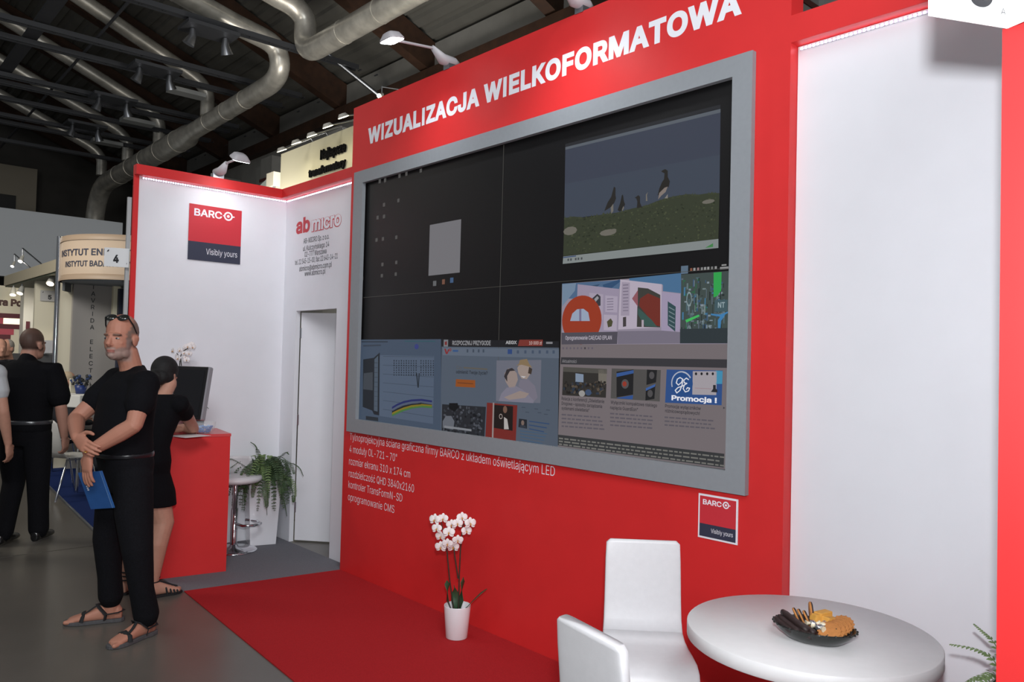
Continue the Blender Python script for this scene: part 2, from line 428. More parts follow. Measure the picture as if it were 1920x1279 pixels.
lines = [('Tylnoprojekcyjna ściana graficzna firmy BARCO z układem oświetlającym LED', (656, 825), (1040, 894)),
         ('4 moduły OL-721 – 70"', (655, 848), (744, 866)), ('rozmiar ekranu 310 x 174 cm', (655, 871), (769, 896)),
         ('rozdzielczość QHD 3840x2160', (655, 894), (776, 923)), ('kontroler TransFormN-SD', (655, 915), (754, 941)), ('oprogramowanie CMS', (654, 938), (739, 963))]
xl0 = wy(656, 830, Y0).x
for k, (s, a, b) in enumerate(lines):
    t = MB(); z = P0(*a).z; x1 = P0(*b).x
    t.text(s, (xl0, Y0 - .0015, z), (1, 0, 0), x1 - xl0, .052, 0, -.004)
    t.build('lettering', WLET, redwall)

def barco_board(name, P, q, label, border):
    """square sign: red field over a navy strip; q = pixel corners TL TR BR BL"""
    TL, TR, BR, BL = [P(*x) for x in q]
    ux = (TR - TL); ux.z = 0; w_ = ux.length; ux.normalize(); nrm = V((ux.y, -ux.x, 0))
    z1 = (TL.z + TR.z) / 2; z0 = (BL.z + BR.z) / 2; h = z1 - z0; o = V((TL.x, TL.y, z0))
    t = thing(name, o + nrm * .001, label, 'sign')
    def fx(a, c, d=0.0): return o + ux * (a * w_) + V((0, 0, c * h)) + nrm * d
    def slab(mb, a, c, a2, c2, d0, d1, mi=0):
        mb.hexa([fx(a, c, d1), fx(a2, c, d1), fx(a2, c, d0), fx(a, c, d0), fx(a, c2, d1), fx(a2, c2, d1), fx(a2, c2, d0), fx(a, c2, d0)], mi)
    m0 = .045 if border else 0
    if border:
        b = MB(); slab(b, 0, 0, 1, 1, .001, .004); b.build('border', WLET, t)
    b = MB(); slab(b, m0, .333, 1 - m0, 1 - m0, .0015, .0065); b.build('logo_field', LOGOR, t)
    b = MB(); slab(b, m0, m0, 1 - m0, .333, .0015, .0062); b.build('navy_strip', NAVYP, t)
    L = MB(); s = 1 - 2 * m0
    L.text('BARC', fx(m0 + .09 * s, m0 + .80 * s, .0075), ux, .525 * s * w_, .125 * s * h, 0, .022)
    c = fx(m0 + .735 * s, m0 + .862 * s, .0075); R = .082 * s * w_
    def ring(r0, r1, k=28):
        vs = []; fs = []
        for i in range(k):
            a = 2 * math.pi * i / k; dv = ux * math.cos(a) + V((0, 0, 1)) * math.sin(a); vs += [c + dv * r0, c + dv * r1]
        for i in range(k): i2 = (i + 1) % k; fs.append((2 * i, 2 * i + 1, 2 * i2 + 1, 2 * i2))
        L.add(vs, fs)
    ring(R * .68, R * 1.05); ring(0.0001, R * .34)
    for sx_, l_ in ((-1, 1.25), (1, 1.5)):
        a = c + ux * (sx_ * R); b2 = c + ux * (sx_ * R * l_); hh = V((0, 0, R * .14))
        L.poly([a - hh, b2 - hh, b2 + hh, a + hh] if sx_ > 0 else [b2 - hh, a - hh, a + hh, b2 + hh])
    L.text('Visibly yours', fx(m0 + .335 * s, m0 + .12 * s, .0075), ux, .60 * s * w_, .105 * s * h, 0, .0)
    L.build('lettering', WLET, t)
    return t
barco_board('logo_sign', P0, ((1311, 924), (1385, 937), (1381, 1022), (1308, 1006)), 'small white-bordered red and navy logo sign under the screen on the red wall', True)

# ---- white bay at the right: recessed panel, LED strip, red wing wall
struct(MB().box((XR + .002, .09, 0), (4.478, .12, 2.97)).build('wall_panel', WHITE))
LEDM = mat('led_lit', 'f6efff', .4, emit=8.0); LEDB = mat('led_tape', 'a59fb0', .6)
def led(p, q, n, nrm, name, label):
    p, q = V(p), V(q); t = thing(name, (p + q) / 2, label, 'light strip'); nrm = V(nrm); ux = (q - p).normalized()
    b = MB(); h = V((0, 0, .006))
    b.hexa([p - h, q - h, q - h + nrm * .003, p - h + nrm * .003, p + h, q + h, q + h + nrm * .003, p + h + nrm * .003]); b.build('tape', LEDB, t)
    b = MB(); h = V((0, 0, .0042))
    for i in range(n):
        c = p.lerp(q, (i + .5) / n) + nrm * .0032; a = c - ux * .0045; e = c + ux * .0045
        b.hexa([a - h, e - h, e - h + nrm * .003, a - h + nrm * .003, a + h, e + h, e + h + nrm * .003, a + h + nrm * .003])
    b.build('diodes', LEDM, t)
led((XR + .012, .089, 2.957), (4.46, .089, 2.957), 62, (0, -1, 0), 'led_strip', 'dotted white light strip along the top of the bare white panel at the right')
w = MB().box((4.478, -1.12, 0), (4.62, -1.06, ZT)).box((4.478, -1.06, 2.972), (4.62, YB, ZT)).box((4.53, -1.06, 0), (4.62, YB, 2.972), 1)
struct(w.build('wall_right_wing', [RED, WHITE]))

# ---- left bay: white logo wall, white address wall with door, red fascia
XB, YA, XF = -1.505, .14, -1.442
w = MB().box((XB - .012, -1.105, 0), (XB, YA + .1, 2.98)).box((XB - .012, -1.142, 0), (XB + .014, -1.105, 2.98), 1)
w.box((XB - .015, -1.142, 2.98), (XF, .06, 3.058), 1).box((XB - .015, .06, 2.98), (XL, YA + .06, 3.058), 1)
struct(w.build('wall_left', [WHITE, RED]))
PA = lambda u, v: wy(u, v, YA - .0015)
dx0, dx1, dz = PA(555, 585).x, PA(631, 577).x, 1.985
w = MB().box((XB, YA, 0), (dx0, YA + .04, 2.98)).box((dx1, YA, 0), (XL + .1, YA + .04, 2.98)).box((dx0, YA, dz), (dx1, YA + .04, 2.98))
wa = struct(w.build('wall_address', WHITE))
led((XB + .001, -1.08, 2.966), (XB + .001, YA - .01, 2.966), 64, (1, 0, 0), 'led_strip', 'dotted white light strip along the top of the logo wall beside the counter')
led((XB + .01, YA - .001, 2.966), (XL - .01, YA - .001, 2.966), 64, (0, -1, 0), 'led_strip', 'white light strip above the white wall printed with the company address')
# address writing
t = MB(); ptext(t, PA, 'ab', (555, 438), (581, 430), 27, 0, .034)
t.build('lettering', LOGOR, wa)['label'] = 'solid red letters of the name'
a = PA(584, 433); e = PA(640, 418)
t = MB().text('mıcro', a, (1, 0, 0), e.x - a.x, .115, 0, .062)
t.text('mıcro', a + V((.004, -.0009, .0)), (1, 0, 0), e.x - a.x - .008, .1145, 1, .028)
t.build('lettering', [LOGOR, WHITE], wa)['label'] = 'red outlined letters of the name'
for s, a, b in (('AB-MICRO Sp. z o.o.', (569, 457), (617, 445)), ('ul. Kulczyńskiego 14', (568, 471), (617, 459)), ('02-777 Warszawa', (571, 482), (612, 473)),
                ('tel. 22 545-15-00, fax: 22 643-14-21', (553, 497), (633, 480)), ('abmicro@abmicro.com.pl', (561, 509), (622, 496)), ('www.abmicro.pl', (571, 518), (610, 510))):
    t = MB(); a = PA(*a); b = PA(*b); t.text(s, a, (1, 0, 0), b.x - a.x, .043, 0, .004); t.build('lettering', mat('dark_print', '3a3a40', .6), wa)
barco_board('logo_sign', lambda u, v: wx(u, v, XB + .0015), ((355, 381), (453, 396), (450, 496), (350, 486)), 'large borderless red and navy logo sign on the white wall behind the people', False)
# the door, ajar, opening away
hp = V((dx0 + .012, YA + .045, 0)); ang = math.radians(40)
M = Matrix.Translation(hp) @ Matrix.Rotation(ang, 4, 'Z')
dr = MB().box((0, 0, .012), (dx1 - dx0 - .02, .036, dz - .012), 0, M).build('door_1', WHITE)
struct(dr)
hd = MB()
for z in (.25, 1.0, 1.75): hd.box((-.008, -.006, z), (.006, .01, z + .09), 0, M)
hd.build('hinge', ALU, dr)
MB().tube([M @ V((.6, -.001, 1.0)), M @ V((.6, -.05, 1.0)), M @ V((.49, -.05, 1.0))], .009, 8).build('door_handle', ALU, dr)
# carpets
def carpet(name, pts, mt, label, z=.006):
    return tag(MB().prism([(x, y, .0005) for x, y in pts], (0, 0, z)).build(name, mt), label, 'carpet')
carpet('carpet', [(-.347, -1.063), (4.7, -1.36), (4.7, -1.13), (4.47, -1.13), (4.47, .088), (3.362, .088), (3.362, .028), (-.2, .028)], CARPET_R, 'bright red carpet in front of the screen wall')
carpet('carpet', [(-1.5, -1.1), (-.35, -1.066), (-.205, .0), (-.205, .13), (-1.5, .13)], CARPET_G, 'gray carpet under the red counter and the planter by the door')

# ================================================================== VIDEO WALL
FX0, FX1, FZ0, FZ1 = -.122, 3.199, 1.049, 2.978
vw = thing('video_wall', (1.55, 0, FZ0), 'very large video wall in a wide gray frame on the red wall', 'screen')
fr = MB(); ix0, ix1, iz0, iz1 = 0, 3.10, 1.1455, 2.8855
fr.box((FX0, 0, iz1), (FX1, Y0 - .001, FZ1)).box((FX0, 0, FZ0), (FX1, Y0 - .001, iz0)).box((FX0, 0, iz0), (ix0, Y0 - .001, iz1)).box((ix1, 0, iz0), (FX1, Y0 - .001, iz1))
fr.build('frame', GRAYFR, vw)
YS = .04
scr = MB().box((ix0 - .03, YS, iz0 - .03), (ix1 + .03, YS + .05, iz1 + .03)).build('screen', mat('dark_screen_surface', '131213', .42, spec=.3), vw)
def S(u, v, k=1): return wy(u, v, YS - .0006 * k)
class Scr(MB):
    """one window shown on the screen, drawn as thin coloured patches laid on the screen plane"""
    def __init__(s): super().__init__(); s.mats = []
    def c(s, h, k=1.0):
        mm = glow(h, k)
        if mm not in s.mats: s.mats.append(mm)
        return s.mats.index(mm)
    def p(s, pts, h, k=1):
        return s.poly([S(u, v, k) for u, v in pts][::-1] if s.area(pts) > 0 else [S(u, v, k) for u, v in pts], s.c(h))
    def area(s, q): return sum(a[0] * b[1] - b[0] * a[1] for a, b in zip(q, q[1:] + q[:1]))
    def r(s, TL, BR, h, k=1):   # upright rectangle of the screen plane through two pixel corners
        a = S(*TL, k); b = S(*BR, k)
        return s.poly([(a.x, a.y, b.z), (b.x, a.y, b.z), (b.x, a.y, a.z), (a.x, a.y, a.z)], s.c(h))
    def t(s, txt, a, b, cap, h, k=3, bold=0.0):
        o = S(*a, k); e = S(*b, k); c = abs(S(a[0], a[1] - cap, k).z - o.z)
        return s.text(txt, o, (1, 0, 0), e.x - o.x, c, s.c(h), bold)
    def disc(s, c, ru, rv, h, k=2, a0=0, a1=360, r0=None, n=24):
        o = S(*c, k); rx = abs(S(c[0] + ru, c[1], k).x - o.x); rz = abs(S(c[0], c[1] + rv, k).z - o.z)
        A = [math.radians(a0 + (a1 - a0) * i / n) for i in range(n + 1)]
        pts = [o + V((rx * math.cos(t), 0, rz * math.sin(t))) for t in A]
        if r0 is None: s.poly(pts if a1 - a0 < 360 else pts[:-1], s.c(h))
        else:
            q = [o + V((rx * r0 * math.cos(t), 0, rz * r0 * math.sin(t))) for t in A]
            s.add(pts + q, [(i, i + 1, n + 2 + i, n + 1 + i) for i in range(n)], s.c(h))
        return s
    def done(s, name, label=None):
        o = s.build(name, s.mats, scr)
        if label: o['label'] = label
        return o
rnd = random.Random(3)
# seams between the four projection modules
q = MB(); xm, zm = S(940, 450).x, S(930, 538).z
q.box((xm - .0012, YS - .0012, iz0), (xm + .0012, YS, iz1)).box((ix0, YS - .0012, zm - .001), (ix1, YS, zm + .001))
q.build('seam', glow('4b4a46'), scr)
# desktop icons, blank pale card
s = Scr()
for u, v in ((712, 340), (722, 338), (749, 330), (762, 326), (747, 376), (708, 408), (720, 406), (706, 450), (718, 448), (743, 445), (717, 496), (743, 492), (716, 517), (742, 514), (679, 495), (679, 522), (720, 384), (789, 320)):
    s.r((u - 2, v - 3), (u + 2, v + 3), '4c4b4a')
s.done('desktop_icons')
s = Scr(); s.r((806, 422), (862, 511), '6d6c70'); s.r((812, 527), (818, 536), '5b5c5e'); s.r((829, 524), (834, 533), '6b4a3c'); s.r((844, 521), (850, 530), '3c5474'); s.done('blank_card')
# video player with birds on a grassy bank
s = Scr()
s.r((1060, 271), (1351, 208), '17171b'); s.p([(1060, 270), (1351, 196), (1351, 203), (1060, 276)], '26272b', 2); s.p([(1060, 276), (1351, 204), (1351, 211), (1060, 281)], '555b63', 2)
s.p([(1060, 281), (1351, 211), (1349, 373), (1058, 412)], '393e4c')
s.p([(1059, 345), (1350, 290), (1349, 373), (1058, 412)], '3c4350', 2)
top = [(1058, 409), (1075, 406), (1095, 408), (1115, 405), (1135, 401), (1150, 400), (1168, 396), (1185, 391), (1200, 388), (1215, 384), (1232, 377), (1250, 371), (1270, 367), (1290, 364), (1310, 365), (1330, 362), (1349, 362)]
s.p(top + [(1347, 448), (1056, 480)], '33382a', 3)
for i in range(420):
    u = rnd.uniform(1062, 1342); f = (u - 1056) / 291; v = rnd.uniform(412 - 46 * f + 3, 476 - 30 * f)
    w_ = rnd.uniform(1, 4); h_ = rnd.uniform(1, 3)
    s.r((u, v), (u + w_, v + h_), rnd.choice(['3d4330', '2b3023', '454a36', '383d2d', '262b20']), 4)
for i in range(60):
    u = rnd.uniform(1058, 1345); f = (u - 1056) / 291; i0 = min(int(f * 16), 15); v = top[i0][1] + (top[i0 + 1][1] - top[i0][1]) * (f * 16 - i0)
    s.p([(u - 2, v + 3), (u, v - rnd.uniform(1, 4)), (u + 2, v + 3)], '3a3f2e', 4)
for c, ru, rv in (((1069, 433), 13, 8), ((1140, 436), 16, 6), ((1150, 432), 6, 3), ((1328, 378), 12, 4)):
    s.disc(c, ru, rv, '67645c', 5, n=10)
s.p([(1133, 396), (1139, 380), (1146, 369), (1149, 358), (1151, 350), (1154, 352), (1154, 366), (1155, 372), (1152, 380), (1146, 388)], '262422', 5)
s.p([(1145, 389), (1150, 382), (1150, 396), (1146, 401)], '6a6660', 6)
s.p([(1158, 394), (1163, 380), (1166, 366), (1168, 365), (1170, 378), (1172, 383), (1168, 393), (1162, 397)], '232220', 5); s.p([(1166, 393), (1169, 386), (1170, 390), (1167, 396)], '6a6660', 6)
s.p([(1194, 390), (1195, 378), (1193, 372), (1190, 371), (1197, 366), (1200, 369), (1200, 380), (1204, 389)], '262422', 5)
s.p([(1211, 377), (1211, 365), (1215, 360), (1213, 366), (1214, 377)], '6a6660', 5)
s.p([(1233, 367), (1236, 354), (1241, 342), (1245, 336), (1246, 325), (1240, 322), (1241, 320), (1247, 317), (1252, 320), (1252, 332), (1256, 340), (1254, 350), (1246, 356)], '24221f', 5)
s.p([(1236, 362), (1246, 352), (1252, 350), (1248, 360), (1240, 367), (1234, 374)], '7a706a', 6); s.p([(1246, 372), (1252, 364), (1252, 372)], '7a7670', 6)
s.p([(1056, 481), (1347, 448), (1347, 465), (1055, 495)], '7c8282', 4); s.p([(1056, 482), (1080, 479), (1080, 481), (1056, 484)], '38496a', 5)
for u in (1064, 1069, 1078, 1083, 1089): s.r((u, 486 - (u - 1056) * .1), (u + 3, 490 - (u - 1056) * .1), '45494b', 5)
s.p([(1322, 465), (1337, 456), (1337, 463)], '3f7a46', 5)
s.done('video_window')
# task bar
s = Scr(); s.r((1277, 499), (1290, 513), '566879')
for i, u in enumerate((1294, 1300, 1307, 1314, 1320, 1326, 1333, 1340)): s.r((u, 503 - i * .5), (u + 4, 508 - i * .5), ['7a4b3a', '8d8d8d', '8a6f6f', '7d7d7d', '8d8d8d', '8f8f8f', '6f6f6f', '8b8b8b'][i])
s.r((1353, 496), (1362, 498), '8d8d8d'); s.r((1350, 501), (1366, 504), '8d8d8d')
s.done('task_bar')
# web page at the lower right
s = Scr()
s.p([(1054, 532), (1368, 508), (1360, 880), (1046, 838)], '6e6669')
s.p([(1054, 533), (1368, 508), (1366, 645), (1053, 646)], '8a8291', 2)
s.p([(1054, 532), (1165, 525), (1160, 545), (1120, 560), (1054, 560)], '49617f', 3); s.p([(1054, 533), (1080, 531), (1078, 545), (1054, 575)], '6c7f94', 4); s.p([(1130, 534), (1162, 524), (1163, 528), (1146, 541), (1132, 541)], '2f4a6b', 4); s.p([(1095, 538), (1125, 533), (1110, 545)], '31465f', 4)
s.p([(1083, 533), (1161, 542), (1157, 622), (1080, 622)], '90869a', 5); s.p([(1105, 549), (1131, 552), (1130, 600), (1104, 598)], '9c92a3', 6); s.p([(1110, 560), (1120, 551), (1126, 556), (1126, 573), (1118, 575)], '33343a', 7); s.p([(1114, 561), (1120, 555), (1123, 559), (1117, 566)], '8c8c92', 8)
s.p([(1135, 554), (1158, 556), (1157, 586), (1135, 585)], 'a096a8', 6); s.p([(1132, 590), (1157, 591), (1156, 620), (1132, 619)], 'a399a9', 6); s.p([(1138, 603), (1145, 597), (1149, 603), (1147, 612), (1140, 614)], '47462f', 7)
for k in range(5): s.r((1138, 560 + k * 5), (1150, 561 + k * 5), '756c7e', 7)
s.disc((1090, 600), 38, 46, '8e3520', 8, n=36); s.p([(1069, 602), (1073, 588), (1082, 580), (1094, 579), (1103, 586), (1106, 602)], '8f9bb0', 9); s.p([(1086, 580), (1090, 579), (1090, 602), (1086, 602)], '6f6a86', 10)
s.p([(1058, 625), (1122, 622), (1125, 645), (1053, 646)], '8e3520', 9)
s.p([(1163, 524), (1241, 533), (1239, 614), (1159, 618)], 'aba1b0', 7); s.p([(1166, 529), (1181, 530), (1180, 592), (1164, 592)], '968c9d', 8)
for k in range(9): s.r((1168, 534 + k * 6), (1178, 535 + k * 6), '6d6476', 9)
s.p([(1185, 560), (1196, 544), (1196, 575)], '87525a', 9); s.p([(1196, 539), (1215, 541), (1238, 553), (1238, 614), (1194, 613)], '3a3a36', 8); s.p([(1200, 560), (1215, 550), (1238, 560), (1238, 612), (1228, 610), (1198, 573)], '6a2c24', 9); s.p([(1196, 577), (1222, 600), (1232, 613), (1210, 612), (1196, 590)], '37514c', 10); s.p([(1203, 600), (1207, 600), (1207, 614), (1203, 614)], 'a59aa5', 11)
s.p([(1168, 595), (1174, 594), (1174, 612), (1168, 613)], '3f3a3c', 9)
s.p([(1241, 547), (1276, 551), (1275, 622), (1240, 620)], '968ca4', 9); s.p([(1252, 565), (1267, 575), (1266, 622), (1252, 610)], '2f474c', 10)
for k in range(5): s.p([(1254, 575 + k * 8), (1265, 581 + k * 8), (1265, 583 + k * 8), (1254, 577 + k * 8)], '6f7f84', 11)
s.p([(1180, 522), (1277, 512), (1277, 550), (1243, 546), (1243, 534), (1180, 527)], '45688a', 5)
s.p([(1277, 515), (1368, 508), (1365, 643), (1275, 644)], '3d4846', 4)
for i in range(210):
    u = rnd.uniform(1277, 1357); v = rnd.uniform(520, 632); a = rnd.random()
    wv = (rnd.uniform(2, 7), rnd.uniform(1.5, 4)) if a < .5 else (rnd.uniform(1, 3), rnd.uniform(5, 20))
    s.r((u, v), (u + wv[0], min(v + wv[1], 640)), rnd.choice(['5f7074', '2d3736', '4a5f66', '6d7b7d', '39516b', '2f5c43', '55606a', '222a2b', '7a8790', '3f6f8f']), 5 + i % 3)
s.p([(1338, 511), (1353, 510), (1352, 545), (1345, 555), (1338, 558)], '2f9a4a', 9); s.p([(1285, 600), (1310, 590), (1312, 593), (1287, 605)], '3fae58', 9)
s.disc((1292, 561), 5, 14, '7f8f93', 9, r0=.75); s.disc((1292, 624), 5, 14, '66757a', 9, r0=.75)
s.p([(1333, 588), (1350, 590), (1365, 584), (1365, 587), (1351, 594), (1333, 591)], '3d78a8', 9); s.p([(1346, 600), (1352, 592), (1360, 590), (1352, 602), (1350, 630), (1346, 628)], '3d78a8', 10)
s.r((1340, 563), (1364, 584), '3f555c', 10); s.t('NT', (1346, 577), (1359, 576), 10, '8fa0a6', 12, .02)
s.p([(1053, 624), (1158, 622), (1157, 645), (1053, 646)], '4b4851', 12); s.t('Oprogramowanie CAE/CAD EPLAN', (1060, 637), (1147, 634), 7, 'b2abb6', 14, .01)
s.p([(1158, 621), (1242, 620), (1275, 623), (1275, 644), (1158, 645)], '706a78', 12); s.p([(1275, 617), (1366, 615), (1365, 644), (1275, 644)], '2c3438', 12)
for i in range(9): s.disc((1056 + i * 6.8, 653), 1.6, 2.2, '3b383c' if i == 6 else '5c5560', 4, n=8)
s.p([(1052, 670), (1364, 674), (1363, 690), (1051, 683)], '353438', 4); s.t('Aktualności', (1054, 680), (1081, 681), 6, '8a888c', 6)
s.p([(1056, 688), (1138, 692), (1136, 746), (1054, 741)], '2e2c2a', 4); s.p([(1056, 688), (1138, 692), (1138, 701), (1056, 697)], '4a4844', 5); s.p([(1079, 700), (1094, 702), (1094, 717), (1079, 716)], '78869a', 6)
s.p([(1122, 693), (1138, 693), (1137, 720), (1122, 715)], '6b665e', 5)
for i in range(90):
    u = rnd.uniform(1057, 1134); v = rnd.uniform(716, 738); s.disc((u, v), rnd.uniform(1.2, 3), rnd.uniform(1.5, 3.5), rnd.choice(['1d1b1a', '3b352f', '544a40', '2b3442', '252220']), 7, n=7)
s.disc((1091, 738), 6, 6, '8f8d8c', 9, n=10); s.disc((1103, 736), 6, 6, '3a4a66', 9, n=10)
s.p([(1147, 691), (1239, 694), (1237, 753), (1145, 747)], '4c4a49', 4); s.p([(1156, 697), (1188, 693), (1187, 740), (1156, 745)], '1e1e20', 5); s.p([(1156, 700), (1188, 694), (1188, 700), (1156, 707)], '33528a', 6); s.disc((1172, 720), 7, 9, '4d4a4c', 6, n=16); s.disc((1171, 720), 4, 5, '8a3428', 7, n=12)
s.p([(1157, 746), (1187, 741), (1186, 749), (1157, 747)], '2f4d86', 6)
s.p([(1213, 693), (1232, 694), (1230, 717), (1212, 722)], '1e1e20', 5); s.disc((1222, 704), 5, 7, '4a484a', 6, n=12); s.p([(1211, 728), (1229, 720), (1227, 748), (1210, 751)], '1e1e20', 5); s.p([(1211, 728), (1229, 720), (1228, 725), (1211, 733)], '3a5a94', 6); s.disc((1219, 738), 5, 7, '4a484a', 6, n=12)
s.p([(1250, 693), (1355, 695), (1353, 760), (1247, 755)], '2b4a80', 4); s.p([(1342, 695), (1355, 696), (1354, 720), (1341, 720)], '3f86a8', 5)
s.p([(1299, 696), (1344, 696), (1343, 741), (1298, 740)], '9a949a', 5)
for i in range(4): s.disc((1305 + i * 10.5, 701), 2.2, 2.8, '1b1c20', 6, n=10)
s.r((1303, 711), (1327, 712), '8a5a62', 6); s.r((1303, 728), (1334, 729), '8a5a62', 6); s.p([(1333, 735), (1337, 729), (1337, 722), (1342, 722), (1342, 729), (1345, 731), (1345, 736)], '24252a', 6)
s.disc((1278, 719), 21, 24, '24487e', 6, n=30); s.disc((1278, 719), 20, 23, 'a9adba', 7, 60, 200, .9); s.disc((1278, 719), 20, 23, 'a9adba', 7, 30, 85, .88)
def script_stroke(pts, wd_, h):
    for a, b in zip(pts[:-1], pts[1:]):
        dx_, dy_ = b[0] - a[0], b[1] - a[1]; L = math.hypot(dx_, dy_) or 1; nx, ny = -dy_ / L * wd_, dx_ / L * wd_; ex, ey = dx_ / L * wd_ * .6, dy_ / L * wd_ * .6
        s.p([(a[0] + nx - ex, a[1] + ny - ey), (b[0] + nx + ex, b[1] + ny + ey), (b[0] - nx + ex, b[1] - ny + ey), (a[0] - nx - ex, a[1] - ny - ey)], h, 9)
script_stroke([(1280, 711), (1275, 708), (1270, 711), (1268, 718), (1272, 722), (1278, 717), (1280, 711), (1279, 722), (1275, 732), (1269, 737), (1266, 732), (1271, 727), (1282, 723)], .9, 'd9dae0')
script_stroke([(1291, 712), (1287, 709), (1282, 713), (1283, 718), (1288, 719), (1283, 722), (1281, 729), (1285, 735), (1291, 733), (1293, 728), (1289, 727), (1287, 730)], .9, 'd9dae0')
s.t('Promocja !', (1259, 750), (1344, 751), 9, 'e2e2e8', 11, .03)
for txt, a, b in (('Relacja z konferencji „Oświetlenie', (1053, 750), (1133, 755)), ('Drogowe – sposoby zarządzania', (1053, 759), (1129, 764)), ('systemami oświetlenia”', (1053, 768), (1105, 772)), ('Wyłączniki kompaktowe niskiego', (1145, 757), (1232, 764)), ('napięcia GuardEon"', (1144, 767), (1196, 770)), ('Promocja wyłączników', (1247, 764), (1314, 769)), ('różnicowoprądowych!', (1247, 773), (1312, 778))):
    s.t(txt, a, b, 6, '39363b', 4, .015)
for x0, y0, n_, x1 in ((1053, 778, 4, 1127), (1144, 776, 4, 1228), (1246, 783, 3, 1342)):
    for i in range(n_):
        u = x0; e = x1 - rnd.uniform(0, 16)
        while u < e:
            w_ = rnd.uniform(4, 11); vv = y0 + i * 7.2 + (u - x0) * .075; s.p([(u, vv - 2), (u + w_, vv - 2 + w_ * .07), (u + w_, vv + .8 + w_ * .07), (u, vv + .8)], '57525a', 4); u += w_ + 2
s.p([(1046, 815), (1358, 851), (1357, 877), (1046, 835)], '333436', 4)
for i in range(3):
    u = 1048
    while u < 1350:
        w_ = rnd.uniform(4, 14); vv = 822 + i * 5.5 + (u - 1048) * (.116 + .008 * i); s.p([(u, vv - 1.6), (u + w_, vv - 1.6 + w_ * .12), (u + w_, vv + 1.2 + w_ * .12), (u, vv + 1.2)], '6d6c68', 6); u += w_ + 2.5
s.p([(1356, 763), (1360, 765), (1356, 767)], '3b393d', 4)
s.done('browser_page', 'web page with banner, three pictures and dark footer')
# page with measurement graphs, lower left
s = Scr()
s.p([(668, 637), (827, 636), (827, 808), (665, 786)], '3f4b5c')
s.p([(712, 666), (814, 668), (812, 795), (711, 780)], '4c586a', 2)
for k in range(7): s.p([(718, 668 + k * 16.5), (813, 669 + k * 18.8), (813, 669.8 + k * 18.8), (718, 668.8 + k * 16.5)], '38424f', 3)
s.p([(681, 674), (701, 671), (712, 661), (711, 779), (701, 777), (698, 770), (680, 763)], '20242a', 4); s.p([(682, 700), (699, 698), (699, 732), (681, 730)], '3b4047', 5); s.p([(702, 674), (709, 667), (708, 772), (701, 770)], '46515e', 5)
for k in range(10): s.r((702, 680 + k * 9), (708, 681 + k * 9), '262b31', 6)
for k in range(17):
    for r_ in range(7):
        u = 738 + k * 4.6
        if 781 < u < 785: continue
        s.r((u, 675 + r_ * 4.4 + rnd.random()), (u + 1.6, 678 + r_ * 4.4), '1f242b', 4)
s.p([(780, 700), (783, 727), (785, 727), (787, 700), (785, 700), (784, 720), (782, 700)], '1f242b', 5)
for dv, h in ((0, '242a5a'), (5, '4c5568'), (8, '1c1f24'), (12, '77691f'), (15, '3f6a3a')):
    pts = [(735, 763 + dv * .9), (745, 757 + dv), (757, 752 + dv), (772, 749 + dv * .9), (790, 748 + dv * .8), (810, 751 + dv * .7)]
    s.p(pts + [(u, v + 4) for u, v in pts[::-1]], h, 4)
s.p([(681, 647), (714, 646), (714, 649), (681, 650)], '343c48', 4); s.p([(678, 640), (727, 640), (727, 642), (678, 642)], '2a313b', 4); s.p([(759, 639), (816, 639), (816, 641), (759, 641)], '30505a', 4); s.disc((781, 650), 4, 5, '343a72', 4, n=12)
s.p([(686, 780), (709, 783), (709, 790), (686, 787)], '262b31', 4)
s.done('graph_page', 'pale blue page with measurement graphs')
# news portal page, lower middle
s = Scr()
s.p([(828, 637), (1048, 649), (1046, 838), (826, 808)], '4c5562')
s.p([(828, 636), (1048, 640), (1048, 652), (828, 650)], '1c1c20', 3); s.r((832, 637), (840, 650), '6d6f74', 4); s.p([(834, 641), (838, 640), (838, 647), (834, 647)], '6e2b2b', 5)
s.t('ROZPOCZNIJ PRZYGODĘ', (848, 647), (920, 646), 8, '8b8b8f', 5, .02); s.t('AEGX', (948, 645), (969, 645), 6, 'a3a3a6', 5, .03)
s.p([(974, 637), (1018, 637), (1017, 649), (971, 649)], '70302a', 4); s.t('10 000 zł', (992, 646), (1016, 646), 6, 'b39a96', 6, .02); s.r((1024, 641), (1036, 645), '77777b', 5)
s.p([(830, 652), (1048, 655), (1048, 672), (830, 666)], '596270', 3); s.p([(833, 654), (836, 654), (838, 661), (840, 655), (843, 655), (839, 664), (836, 664)], '7a2a2c', 5); s.disc((844, 656), 2.2, 2.8, '7a2a2c', 5, r0=.5); s.r((849, 656), (859, 660), '36507a', 5)
for u in (875, 886, 896, 905): s.r((u, 655), (u + 3, 661), '3d4654', 5)
s.r((952, 655), (960, 664), '2d4372', 5)
for u in (969, 983, 997, 1010, 1024, 1036): s.r((u, 657), (u + 4, 663), '414c5e', 5)
s.t('Czy', (856, 692), (866, 692.5), 6, '55514a', 5); s.p([(869, 688), (914, 691), (914, 694), (869, 691)], '57544f', 5); s.t('odmienić Twoje życie?', (855, 700), (914, 703), 6, '262a31', 5, .015)
s.p([(855, 711), (891, 713), (891, 727), (854, 725)], '85481f', 5); s.p([(858, 717), (887, 719), (887, 720.5), (858, 718.5)], '5d3520', 6)
s.p([(931, 676), (1015, 675), (1013, 756), (930, 752)], '646672', 4)
s.p([(946, 700), (953, 691), (962, 692), (969, 700), (971, 712), (965, 727), (955, 727), (948, 716)], '8b7d78', 6); s.p([(945, 706), (950, 693), (960, 690), (966, 695), (956, 696), (951, 705), (951, 716)], '2f2b2e', 7)
